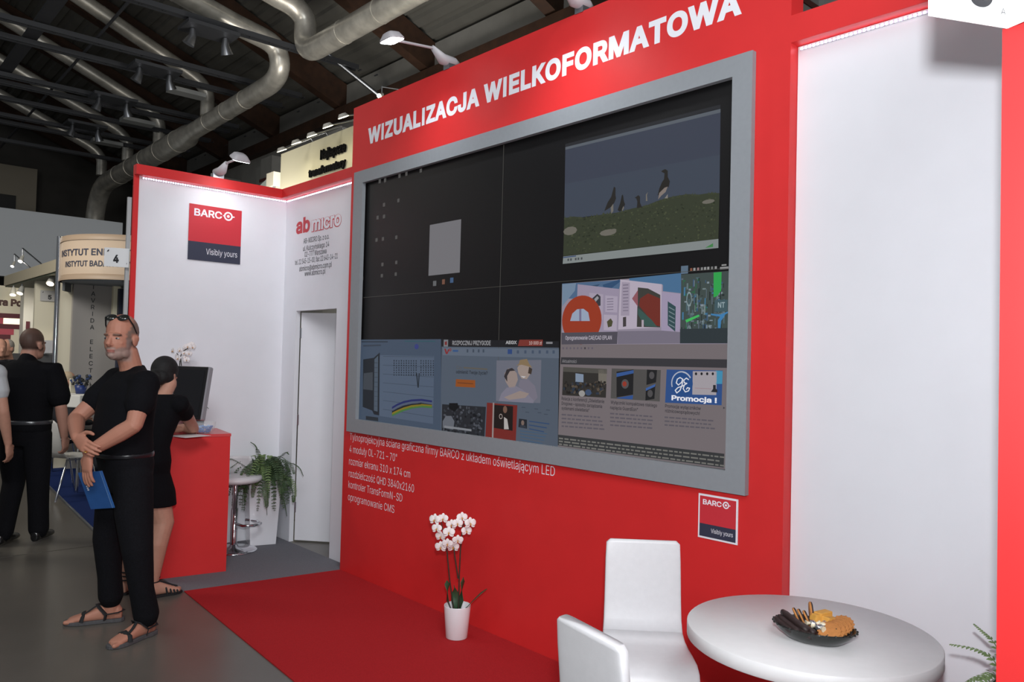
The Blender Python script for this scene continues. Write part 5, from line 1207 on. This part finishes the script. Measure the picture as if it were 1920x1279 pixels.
for S_, E_, w_, th_ in ((sL, eL, wL, -1), (sR, eR, wR, 1)):
    capsule(body, [S_, S_.lerp(E_, .5), E_], [.06, .056, .046], 12); capsule(body, [E_, E_.lerp(w_, .3), w_], [.046, .046, .03], 12)
    hand(body, w_, (w_ - E_), B.l * (-th_) * 1.0 - B.f * .2, B.f, .19, .45, .05, 1.0)
bk = [B(.10, .05, .49), B(-.115, -.0, .49)]; ba = [B(.10, -.09, .10), B(-.115, .04, .10)]
for s_, kn, an in ((1, bk[0], ba[0]), (-1, bk[1], ba[1])): leg(body, [B(.095 * s_, 0, .9), kn, an], [.08, .055, .04])
bme = remeshed(body, .0065, 3); place(bme, 'body', [tinted(bme, ('b08271', '453630', '5d4a42', '8a5a50', '4a3a32'), face_tints(bhc, bf, bl_, V((0, 0, 1)), 1.04, .3, .15), 'skin_walking_man')], bm)
sh = MB(); torso(sh, B, BT[1:], .010)
for S_, E_ in ((sL, eL), (sR, eR)): capsule(sh, [B(0, -.012, 1.39).lerp(S_, .5), S_, S_.lerp(E_, .35), S_.lerp(E_, .75)], [.088, .084, .085, .088], 14)
capsule(sh, [B(0, -.02, 1.46), B(0, -.012, 1.51)], [.078, .070], 16)
place(remeshed(sh, .010, 5), 'shirt', [BLACKC], bm)
tr = MB(); torso(tr, B, [(.80, .11, .095, 0, 0)] + BT[:2] + [(.985, .183, .135, 0, 0)], .006)
for s_, kn, an in ((1, bk[0], ba[0]), (-1, bk[1], ba[1])): leg(tr, [B(.095 * s_, 0, .90), B(.105 * s_, .02 if s_ > 0 else .0, .70), kn, kn.lerp(an, .5), an], [.108, .102, .085, .078, .078])
place(remeshed(tr, .011, 5), 'trousers', [BLACKD], bm)
b = MB(); k_ = [B(.194 * math.cos(2 * math.pi * i / 36), .147 * math.sin(2 * math.pi * i / 36), .995) for i in range(36)]; b.tube(k_, .007, 8, 0, True, 2.6, (0, 0, 1)); b.build('belt', mat('dark_belt_shine', '3a3b3f', .22, spec=.8), bm)
for an in ba:
    s2 = MB(); h0 = an - B.f * .07; h0.z = 0; t0 = an + B.f * .21; t0.z = 0; foot(s2, h0, t0, an - V((0, 0, .03)), 1.0, True); place(remeshed(s2, .008, 3), 'shoe', [mat('black_shoe_leather', '141416', .25, spec=.7)], bm)
# ---------------------------------------------------------------- simpler figures farther off and at the edge
def figure(o, face, label, shirt, legs, hair, k=1.0, sit=False, sleeve=.45, voxel=.010, shoes=None, skin=SKIN2, arm=None):
    G = Fig(o, face); t = thing('person', G.o, label, 'person'); dz = -.40 if sit else 0
    T = [(.84, .13, .105, 0, 0), (.93, .172, .125, 0, 0), (1.02, .168, .125, 0, .005), (1.14, .175, .125, 0, .01), (1.27, .19, .122, 0, 0), (1.37, .195, .112, 0, -.01), (1.43, .16, .09, 0, -.015), (1.475, .08, .062, 0, -.015)]
    T = [((z + dz) * k, w_ * k, d_ * k, a, b) for z, w_, d_, a, b in T]; P = lambda a, b, z: G(a * k, b * k, (z + dz) * k)
    body = MB(); torso(body, G, T, -.016); capsule(body, [P(0, -.02, 1.45), P(0, .02, 1.57)], [.06 * k, .056 * k], 12); hc_ = P(0, .045, 1.63); head(body, hc_, G.f, G.l, V((0, 0, 1)), k)
    ar = []
    for s_ in (1, -1):
        S_ = P(.185 * s_, -.01, 1.405); E_ = P(.25 * s_, -.01 if not sit else .05, 1.12); w_ = P(.24 * s_, .08, .86) if not sit else P(.16 * s_, .3, 1.08)
        capsule(body, [S_, E_], [.054 * k, .043 * k], 12); capsule(body, [E_, E_.lerp(w_, .3), w_], [.043 * k, .042 * k, .028 * k], 12); hand(body, w_, (w_ - E_), G.l * s_, G.f, .185 * k, .35, .06, k); ar.append((S_, E_, w_))
    L_ = []
    for s_ in (1, -1):
        hp_ = P(.095 * s_, 0, .9); kn = P(.11 * s_, .04, .49) if not sit else P(.12 * s_, .42, .90); an = P(.11 * s_, -.03, .10) if not sit else G(.12 * s_, .40, .10); L_.append((hp_, kn, an)); leg(body, [hp_, kn, an], [.075 * k, .05 * k, .036 * k])
    place(remeshed(body, voxel * .8, 2), 'body', [skin], t)
    sh = MB(); torso(sh, G, T[1:], .010)
    for S_, E_, w_ in ar:
        capsule(sh, [P(0, -.01, 1.37).lerp(S_, .5), S_, S_.lerp(E_, sleeve if sleeve < 1 else 1)], [.08 * k, .074 * k, .07 * k], 12); sh.ell(S_, .076 * k)
        if sleeve >= 1: capsule(sh, [E_, E_.lerp(w_, .92)], [.056 * k, .042 * k], 12)
    place(remeshed(sh, voxel, 4), 'jacket' if sleeve >= 1 else 'shirt', [shirt], t)
    tr = MB(); torso(tr, G, [((.80 + dz) * k, .11, .09, 0, 0)] + T[:2], .006)
    for hp_, kn, an in L_: leg(tr, [hp_, kn, an + V((0, 0, .01))], [.10 * k, .08 * k, .072 * k])
    place(remeshed(tr, voxel, 4), 'trousers', [legs], t)
    if hair:
        h_ = MB(); A = (G.l, G.f, V((0, 0, 1))); h_.ell(hc_ + V((0, 0, .04 * k)) - G.f * .022 * k, (.084 * k, .095 * k, .092 * k), A, 16, 10); h_.ell(hc_ - G.f * .06 * k - V((0, 0, .02)), (.07 * k, .05 * k, .06 * k), A); place(remeshed(h_, voxel * .8, 2), 'hair', [hair], t)
    for hp_, kn, an in L_:
        s2 = MB(); h0 = an - G.f * .07; t0 = an + G.f * .20; h0.z = t0.z = 0; foot(s2, h0, t0, an - V((0, 0, .03)), 1.0, True); place(remeshed(s2, voxel, 2), 'shoe', [shoes or BLACK], t)
    return t
edge = dp(-58, 900, 6.0)
figure((edge.x, edge.y), (-.72, .70), 'person in a pale shirt at the left edge, mostly out of view', mat('pale_shirt', 'b9bcc0', .8), mat('beige_trousers', '6d6258', .9), HAIRB, 1.0, False, .5, .010, mat('white_trainer', 'd2d0cc', .6))
GREYH = mat('gray_hair', '8f8982', .8, noise=.2, nscale=60); SUIT = mat('charcoal_suit', '23242a', .85)
pA = dp(14, 700, 10.8); figure((pA.x, pA.y), (.75, -.66), 'gray-haired man in a dark suit far behind the man walking away', SUIT, SUIT, GREYH, .98, False, 1.0, .014)
pB = dp(-4, 700, 10.3); figure((pB.x, pB.y), (.9, .1), 'dark-haired person at the far left edge, only part of the head in view', SUIT, SUIT, HAIRB, .98, False, 1.0, .014)
pC = dp(121, 720, 10.1); figure((pC.x, pC.y), (-.05, .99), 'fair-haired person in a dark jacket seated behind the chrome post', SUIT, SUIT, mat('fair_hair', 'b5a287', .8, noise=.15, nscale=60), .97, True, 1.0, .014)

# ================================================================== NEIGHBOURING STANDS AT THE LEFT
CREAM_W = mat('cream_panel', 'd9d2bd', .6); GREY_W = mat('gray_panel', '9b9692', .6); TAN = mat('tan_board', 'c3ae98', .6); WHITEP = mat('white_painted_panel', 'd8d6d0', .6); MAROON = mat('maroon_stripe', '5a1f2c', .6); ROSE = mat('rose_stripe', 'b5485a', .6)
navy = carpet('carpet', [tuple(wz(u, v).xy) for u, v in ((25, 848), (97, 918), (160, 982), (190, 1010), (228, 1000), (235, 832), (40, 832))], CARPET_N, 'navy carpet of the next stand, behind the two men in black')
e0, e1 = wz(25, 848), wz(190, 1010)
MB().tube([e0 + V((0, 0, .008)), e1 + V((0, 0, .008))], .012, 6).build('edge_strip', ALU, navy)
# slim aluminium upright and number card beside the logo wall
up0 = dp(240.5, 500, 6.46)
UX = up0.x; UY = up0.y - .01
tag(MB().box((UX - .014, UY - .014, 0), (UX + .014, UY + .014, 2.87)).build('aluminium_upright', mat('satin_aluminium', 'c6c7ca', .4, .3)), 'pale aluminium upright beside the left end of the logo wall', 'post')
b = MB(); c0 = dp(194.5, 500, 6.44); c1 = dp(241, 505, 6.40); c0.z = dp(194.5, 499, 6.44).z; c1.z = c0.z - .012; sheet(b, c0, c1, .155, '4', .002, .004)
tag(b.build('number_card', [CARDM, INK]), 'white number card 4 fixed to the aluminium upright', 'card')
# round tan fascia on chrome posts
rc = dp(260, 500, 10.75); RR = .93; zt_, zb_ = 3.06, 2.49
t = thing('round_fascia', V((rc.x, rc.y, zb_)), 'round tan overhead fascia with the institute name on chrome posts', 'fascia')
def ringband(r, z0, z1, mt, name, par, th=.03): 
    b = MB(); b.lathe([(r, z0), (r, z1), (r - th, z1), (r - th, z0), (r, z0)], 72, (rc.x, rc.y, 0)); return b.build(name, mt, par)
ringband(RR, zb_, zt_, TAN, 'band', t); ringband(RR + .008, zt_ - .07, zt_, mat('tan_rail', 'a8927c', .5), 'rail', t); ringband(RR + .008, zb_, zb_ + .07, mat('tan_rail', 'a8927c', .5), 'rail', t)
b = MB(); b.lathe([(0, zb_ - .004), (RR - .02, zb_ - .004), (RR - .02, zb_ - .0), (0, zb_ - .0)], 60, (rc.x, rc.y, 0)); b.build('underside', mat('blue_gray_underside', '8d949c', .6), t)
tc = math.atan2(CAM.y - rc.y, CAM.x - rc.x); b = MB(); q_ = []
for i in range(33):
    a = tc + math.pi * (.5 + i / 32); q_.append([V((rc.x + r_ * math.cos(a), rc.y + r_ * math.sin(a), z)) for r_, z in ((RR - .03, zb_ - .11), (RR - .03, zb_ - .005), (RR - .06, zb_ - .005), (RR - .06, zb_ - .11))])
for i in range(32): b.hexa(q_[i] + q_[i + 1])
b.build('inner_ring', mat('gray_inner_ring', '7d7f82', .6), t)
def curved(s, a_start, a_end, z, cap, mt):
    vs, fs = text_geo(s, .02); x0 = min(v[0] for v in vs); x1 = max(v[0] for v in vs); ky = cap / capheight(.02); b = MB(); pts = []
    for x, y, k in vs:
        a = a_start + (a_end - a_start) * (x - x0) / (x1 - x0); r_ = RR + .003 + k * .0002; pts.append((rc.x + r_ * math.cos(a), rc.y + r_ * math.sin(a), z + y * ky))
    b.add(pts, fs); b.build('lettering', mt, t)
angp = lambda u: tc + math.asin(max(-.99, min(.99, (u - 260) / 1470 * 10.0 / RR)))
a128, a193 = angp(128), angp(193); a136, a192 = angp(136), angp(193)
curved('INSTYTUT ENERGETYKI', a128, a128 + (a193 - a128) * 1.86, 2.795, .082, mat('navy_letters', '33384c', .6)); curved('INSTYTUT BADAWCZY', a136, a136 + (a192 - a136) * 1.66, 2.655, .07, mat('navy_letters', '33384c', .6))
for a in (tc - 1.47, tc + 1.2):
    MB().tube([(rc.x + (RR + .02) * math.cos(a), rc.y + (RR + .02) * math.sin(a), 0), (rc.x + (RR + .02) * math.cos(a), rc.y + (RR + .02) * math.sin(a), zt_ + .02)], .03, 16).build('post', CHROME, t)
def px_panel(name, u0, u1, X, z1, mt, label, cat, z0=0.0, th=.08, vmid=600):
    a, c = wx(u0, vmid, X), wx(u1, vmid, X); o = MB().box((X - th, a.y, z0), (X, c.y, z1)).build(name, mt); tag(o, label, cat); return o
pg = px_panel('display_board', 136, 226, -6.75, 2.62, GREY_W, 'gray stand panel with black letters running down it', 'board')
b = MB(); yy = wx(175, 600, -6.75).y
for ch, v in zip('TAVRIDA ELECTRIC', [537 + i * 12.6 for i in range(7)] + [0] + [640 + i * 13.4 for i in range(8)]):
    if ch == ' ': continue
    p = wx(175 - (v - 540) * .035, v + 5, -6.75); b.text(ch, (-6.75 + .0015, p.y, p.z), (0, 1, 0), None, .058, 0, .012, align='C')
b.build('lettering', INK, pg)
px_panel('display_board', 109, 136, -6.9, 2.62, CREAM_W, 'narrow cream stand panel between the chrome post and the gray panel', 'board')
px_panel('display_board', 211, 224, -6.6, 2.5, mat('cream_lit', 'e6dfc2', .6), 'narrow cream and green strip panel right of the gray lettered panel', 'board', 1.62); px_panel('display_board', 222, 246, -6.5, 2.45, mat('dark_navy_panel', '23283c', .6), 'dark navy panel behind the head of the man with sunglasses', 'board')
w5 = px_panel('stand_wall', 64, 111, -9.2, 2.72, CREAM_W, 'cream stand wall with the grayish number card', 'wall panel')
a = wx(75, 564, -9.18); c = wx(104, 565, -9.18); b = MB(); a.z -= .0; c.z = a.z; sheet(b, a, c, .17, '5', .002, 0.0, .62); tag(b.build('number_card', [mat('grayish_card', 'b5b3b2', .6), INK]), 'grayish number card 5 on the cream stand wall', 'card')
fa, fb = wy(111, 484, -.42), wy(18, 522, -.42)
tag(MB().box((fb.x - .5, -.42, fa.z - .17), (fa.x, -.34, fa.z)).build('stand_fascia', mat('beige_fascia', 'bcb39c', .6)), 'beige overhead beam running from the cream wall to the far left', 'beam')
tag(MB().box((fb.x - .5, -.40, fa.z - .19), (fa.x, .5, fa.z - .172)).build('stand_soffit', mat('green_gray_soffit', '55604f', .6)), 'green gray underside board behind the beige overhead beam', 'board')
wc = px_panel('stand_column', 43.5, 65, -11.0, 2.98, WHITEP, 'white stand column lit by two spots from above', 'column', 0, .3)
tag(MB().box((-10.99, wx(49, 590, -11).y, 1.92), (-10.97, wx(56, 590, -11).y, 2.08)).build('dark_picture', MAROON), 'small dark picture on the white stand column', 'picture')
wp = px_panel('stand_wall', -60, 44, -12.0, 2.75, CREAM_W, 'cream stand wall with dark brown letters and red stripes at the left edge', 'wall panel')
b = MB(); a = wx(-66, 573, -12); c = wx(42, 573, -12); b.text('Aura Polska'[:7], (-12 + .002, a.y, a.z), (0, 1, 0), c.y - a.y, .14, 0, .05) if False else b.text('ra Po', (-11.998, wx(-2, 572, -12).y, wx(0, 572, -12).z), (0, 1, 0), wx(42, 572, -12).y - wx(-2, 572, -12).y, .125, 0, .05)
b.build('lettering', mat('brown_letters', '4a2f2a', .6), wp)
for v0, v1, u0, u1, mt in ((588, 597, -60, 44, MAROON), (597, 608, -60, 6, ROSE), (597, 608, 6, 44, mat('glowing_cream_stripe', 'fff4d8', .5, emit=.9)), (608, 617, -60, 44, MAROON), (617, 628, -60, 26, ROSE), (628, 638, -60, 20, MAROON)):  # the cream stripe is given its own glow in the material
    p, q_ = wx(u0, v1, -12), wx(u1, v0, -12); z0_, z1_ = wx(20, v1, -12).z, wx(20, v0, -12).z; MB().box((-12, p.y, z0_ + .001), (-11.99, q_.y - .001, z1_)).build('stripe', mt, wp)
# little spots with lit bulbs on the far stands
BULB = mat('warm_bulb', 'fff0d0', .4, emit=11.0); BULBC = mat('white_bulb', 'fffaf2', .4, emit=9.0)
def spot(p, d, label, mt=BULB, r=.05, grp=None, power=0, aim=None, arm=None):
    p = V(p); d = V(d).normalized(); t = thing('spotlight', p, label, 'spotlight', grp)
    MB().tube([p - d * .14, p - d * .11, p], [r * .45, r * .7, r], 14).build('housing', mat('white_spot_housing', 'b9b7b0', .5), t)
    MB().tube([p + d * .001, p + d * .006], r * .86, 14).build('bulb', mt, t)
    MB().tube([p - d * .10, p - d * .10 + V((0, 0, .16))], .012, 6).build('bracket', ALU, t)
    if arm is not None: MB().tube([p - d * .10 + V((0, 0, .15)), V(arm)], .012, 6).build('arm', ALU, t)
    if power: lamp('spot_beam', 'SPOT', p + d * .02, aim, power, (1, .9, .7), .03, None, 75, .8)
    return t
spot(dp(94, 532, 11.6), (.45, -.3, -.75), 'lit spotlight under the beige beam next to the number card 5', BULB, .055, 'spots of the far stands', 30, dp(94, 660, 12.0)); spot(dp(37, 550, 13.0), (.3, -.3, -.8), 'brightest of the lit spotlights above the brown letters', BULB, .05, 'spots of the far stands', 30, wx(20, 600, -12)); spot(dp(24, 553, 13.4), (.3, -.1, -.8), 'smaller lit spotlight left of the brightest one', BULB, .05, 'spots of the far stands')
spot(dp(38, 490, 13.2), (.5, -.35, -.8), 'upper of two lit round spots in front of the pale gallery front', BULBC, .036, 'arm spots before the gallery', 30, wx(50, 560, -11), wy(80, 497, -.36)); spot(dp(23, 499.5, 14.2), (.5, -.35, -.8), 'lower of two lit round spots in front of the pale gallery front', BULBC, .03, 'arm spots before the gallery', 0, None, wy(60, 505, -.36))
# dark counter with laptop, white table, plant, chairs
q0 = dp(80, 672, 11.6); tag(MB().box((q0.x - .3, q0.y - .45, 0), (q0.x + .1, wx(106, 672, q0.x + .1).y, dp(80, 664, 11.4).z)).build('dark_counter', mat('slate_counter', '4a4a4c', .6)), 'slate gray counter behind the man walking away', 'counter')
lz = dp(80, 664, 11.4).z; l0 = dp(76, 664, 11.6); t = thing('laptop', V((l0.x, l0.y, lz)), 'open laptop seen edge-on on the slate gray counter', 'laptop')
m_ = Matrix.Translation(V((l0.x, l0.y, lz))) @ Matrix.Rotation(math.radians(40), 4, 'Z')
MB().box((-.15, -.11, 0), (.15, .11, .018), 0, m_).build('keyboard_half', mat('silver_case', '9fa0a6'), t); MB().box((-.15, .10, .018), (.15, .115, .23), 0, m_ @ Matrix.Rotation(-.2, 4, 'X')).build('lid', mat('silver_case', '9fa0a6'), t)
tw = dp(154, 745, 9.1); tz_ = dp(154, 738, 9.1).z
t = thing('white_table', V((tw.x, tw.y, 0)), 'small white table with a plant in the next stand', 'table')
mm = Matrix.Translation((tw.x, tw.y, 0)) @ Matrix.Rotation(.5, 4, 'Z'); MB().box((-.30, -.3, tz_ - .14), (.30, .3, tz_), 0, mm).build('tabletop', WHITEP, t, .01)
for sx_ in (-.26, .26):
    for sy_ in (-.26, .26): MB().tube([mm @ V((sx_, sy_, 0)), mm @ V((sx_, sy_, tz_ - .14))], .016, 8).build('leg', CHROME, t)
ppos = mm @ V((.03, -.05, tz_)); t = thing('flower_pot', ppos, 'small blue pot with dark flowers on the white table', 'plant'); MB().lathe([(.0, 0), (.05, 0), (.065, .1), (.058, .1), (.0, .08)], 20, ppos).build('pot', mat('blue_pot', '22356e', .4), t)
b = MB(); rn = random.Random(2)
for i in range(54): b.ell(ppos + V((rn.uniform(-.09, .09), rn.uniform(-.09, .09), .10 + rn.uniform(0, .11))), rn.uniform(.010, .020), None, 7, 5, i % 2)
b.build('foliage', [mat('dark_leaf', '2a2c2a', .7), mat('blue_flower', '34466e', .7)], t)
bk_ = mm @ V((-.16, .05, tz_)); tag(MB().box((-.01, -.08, 0), (.01, .08, .17), 0, Matrix.Translation(bk_) @ Matrix.Rotation(.5, 4, 'Z')).build('paper_stand', CREAM_W), 'cream paper stand on the white table', 'stand')
cw = wz(122, 935); cw.z = .007
t = thing('tube_chair', cw, 'white shell chair on bent chrome tube legs on the navy carpet', 'chair')
cf = V((-.4, .9, 0)).normalized(); cl = V((-cf.y, cf.x, 0)); b = MB()
b.loft([(cw + cf * a + V((0, 0, z)), cl * w_, (cf * nx + V((0, 0, nz))) * .012) for a, z, w_, nx, nz in ((.23, .43, .16, 0, 1), (.2, .455, .2, 0, 1), (0, .45, .22, 0, 1), (-.15, .46, .21, .3, .95), (-.2, .52, .21, .9, .4), (-.23, .68, .2, 1, .1), (-.25, .82, .17, 1, .1), (-.252, .85, .12, 1, .1))], 24, 3); b.build('shell', mat('white_plastic', 'c9c7c3', .4), t)
for s_ in (-1, 1):
    MB().tube([cw + cf * .26 + cl * s_ * .2 + V((0, 0, .01)), cw + cf * .16 + cl * s_ * .17 + V((0, 0, .42)), cw - cf * .12 + cl * s_ * .17 + V((0, 0, .43)), cw - cf * .26 + cl * s_ * .2 + V((0, 0, .01))], .011, 8).build('leg', CHROME, t)
c2 = dup(t); c2.location = (pC.x - .02, pC.y, .007); c2.rotation_euler = (0, 0, math.atan2(.99, -.05) - math.atan2(.9, -.4)); c2['label'] = 'white shell chair under the fair-haired seated person'
t['group'] = c2['group'] = 'white chairs of the next stand'
bg = wz(110, 862); t = thing('shoulder_bag', bg, 'black shoulder bag standing on the navy carpet beside the walking man', 'bag')
b = MB(); b.loft([(bg + V((0, 0, z)), V((.17 * w_, .05, 0)), V((-.03, .09 * w_, 0))) for z, w_ in ((.007, .9), (.03, 1), (.2, 1), (.28, .85), (.30, .6))], 20, 3); b.build('bag_body', BLACKC, t); MB().tube(arc(bg + V((-.13, 0, .27)), bg + V((0, 0, .62)), bg + V((.13, .02, .27)), 10), .012, 8).build('strap', BLACKC, t)

# ================================================================== NEIGHBOUR STAND BEHIND: CREAM BANNER
YN = 3.0
a, c = wy(527, 292, YN), wy(657, 234, YN); zT = 5.07
bn = MB().box((a.x, YN, 3.2), (c.x + 2.6, YN + .06, zT)).build('banner_wall', mat('cream_banner', 'd0caae', .6)); tag(bn, 'cream banner wall with black letters rising behind the address wall', 'banner')
for s_, p, q_, ph in (('Najlepsze', (601, 299), (648, 279), 17), ('transformatory', (579, 333), (648, 305), 14)):
    b = MB(); o = wy(*p, YN - .03); e = wy(*q_, YN - .03); cap = abs(wy(p[0], p[1] - ph, YN - .03).z - o.z); vs, fs = text_geo(s_, .03); x0 = min(v[0] for v in vs); kx = (e.x - o.x) / (max(v[0] for v in vs) - x0); ky = cap / max(p[1] for p in text_geo('H', .03)[0])
    b.add([(o.x + (x - x0) * kx, YN - .03, o.z + y * ky) for x, y, _ in vs], fs)
    b2 = b.build('lettering', mat('black_letter_foam', '0b0b0c', .8, spec=.1), bn); so = b2.modifiers.new('depth', 'SOLIDIFY'); so.thickness = .025; so.offset = 0
for k, (u, v) in enumerate(((523, 281), (550, 267), (579, 253), (609, 236), (638, 218))):
    h0 = wy(u, v, YN - .55); L = ['first', 'second', 'third', 'fourth', 'last and brightest'][k]
    t = thing('banner_lamp', (h0.x, YN, zT), L + ' lit arm lamp from the left over the cream banner wall', 'lamp', 'arm lamps over the cream banner')
    MB().tube([(h0.x + .02, YN + .03, zT), (h0.x + .02, YN - .02, zT + .06), (h0.x, YN - .46, h0.z + .03)], .012, 6).build('arm', ALU, t)
    hd = V((h0.x, YN - .5, h0.z)); dn = V((0, .45, -.9)).normalized()
    MB().tube([hd - dn * .05, hd], [.05, .085], 12).build('lamp_head', mat('white_spot_housing', 'b9b7b0'), t); MB().tube([hd + dn * .001, hd + dn * .006], .078, 12).build('bulb', mat('banner_bulb', 'fff3c8', .4, emit=10.0 if k < 4 else 24.0), t)
    lamp('banner_beam', 'SPOT', hd + dn * .03, (h0.x, YN, zT - .9), 4, (1, .93, .72), .04, None, 120, 1.0)
p = wy(711, 180, 5.0); spot(p, (.3, -.7, -.5), 'tiny lit spotlight peeping over the red wall beside the headline', mat('banner_bulb_small', 'fff0c0', .4, emit=40.0), .05, None, 0, None, (p.x + .4, 7.0, p.z + .3))
# lattice truss tower and the sloping pale canopy left of the banner
tp = wy(520, 330, 3.2); t = thing('lattice_truss', V((tp.x, tp.y, 0)), 'white lattice truss post left of the cream banner', 'truss')
for dx_ in (-.1, .1):
    for dy_ in (-.1, .1): MB().tube([(tp.x + dx_, tp.y + dy_, 0), (tp.x + dx_, tp.y + dy_, 4.65)], .022, 8).build('tube', ALU, t)
b = MB()
for k in range(24):
    z0 = .1 + k * .185; sg_ = 1 if k % 2 else -1
    for dy_ in (-.1, .1): b.tube([(tp.x - .1 * sg_, tp.y + dy_, z0), (tp.x + .1 * sg_, tp.y + dy_, z0 + .185)], .01, 5)
b.build('bracing', ALU, t); MB().box((tp.x - .14, tp.y - .14, 4.6), (tp.x + .14, tp.y + .14, 4.85)).build('head_box', mat('cream_panel', 'd9d2bd'), t)
c4 = [wy(465, 344, 2.6), wy(530, 351, 2.6), wy(505, 318, 3.6), wy(452, 345, 3.6)]
c4 = [wy(440, 352, 3.4), wy(520, 356, 3.4), wy(514, 322, 3.4)]
q_ = [c4[0] - V((1.2, 0, .8)), c4[1] - V((0, 0, .8)), c4[2]]; t = thing('canopy', V((q_[1].x, q_[1].y, 0)), 'pale sloping canopy showing over the logo wall', 'canopy')
MB().prism(q_, (0, 1.6, 0)).build('roof', mat('pale_green_canopy', 'a9b3ad', .5), t)
for x_ in (q_[0].x + .1, q_[1].x - .1):
    for y_ in (.08, 1.5): MB().tube([(x_, q_[1].y + y_, 0), (x_, q_[1].y + y_, q_[1].z + (.05 if x_ > q_[0].x + .2 else .02))], .03, 8).build('leg', ALU, t)
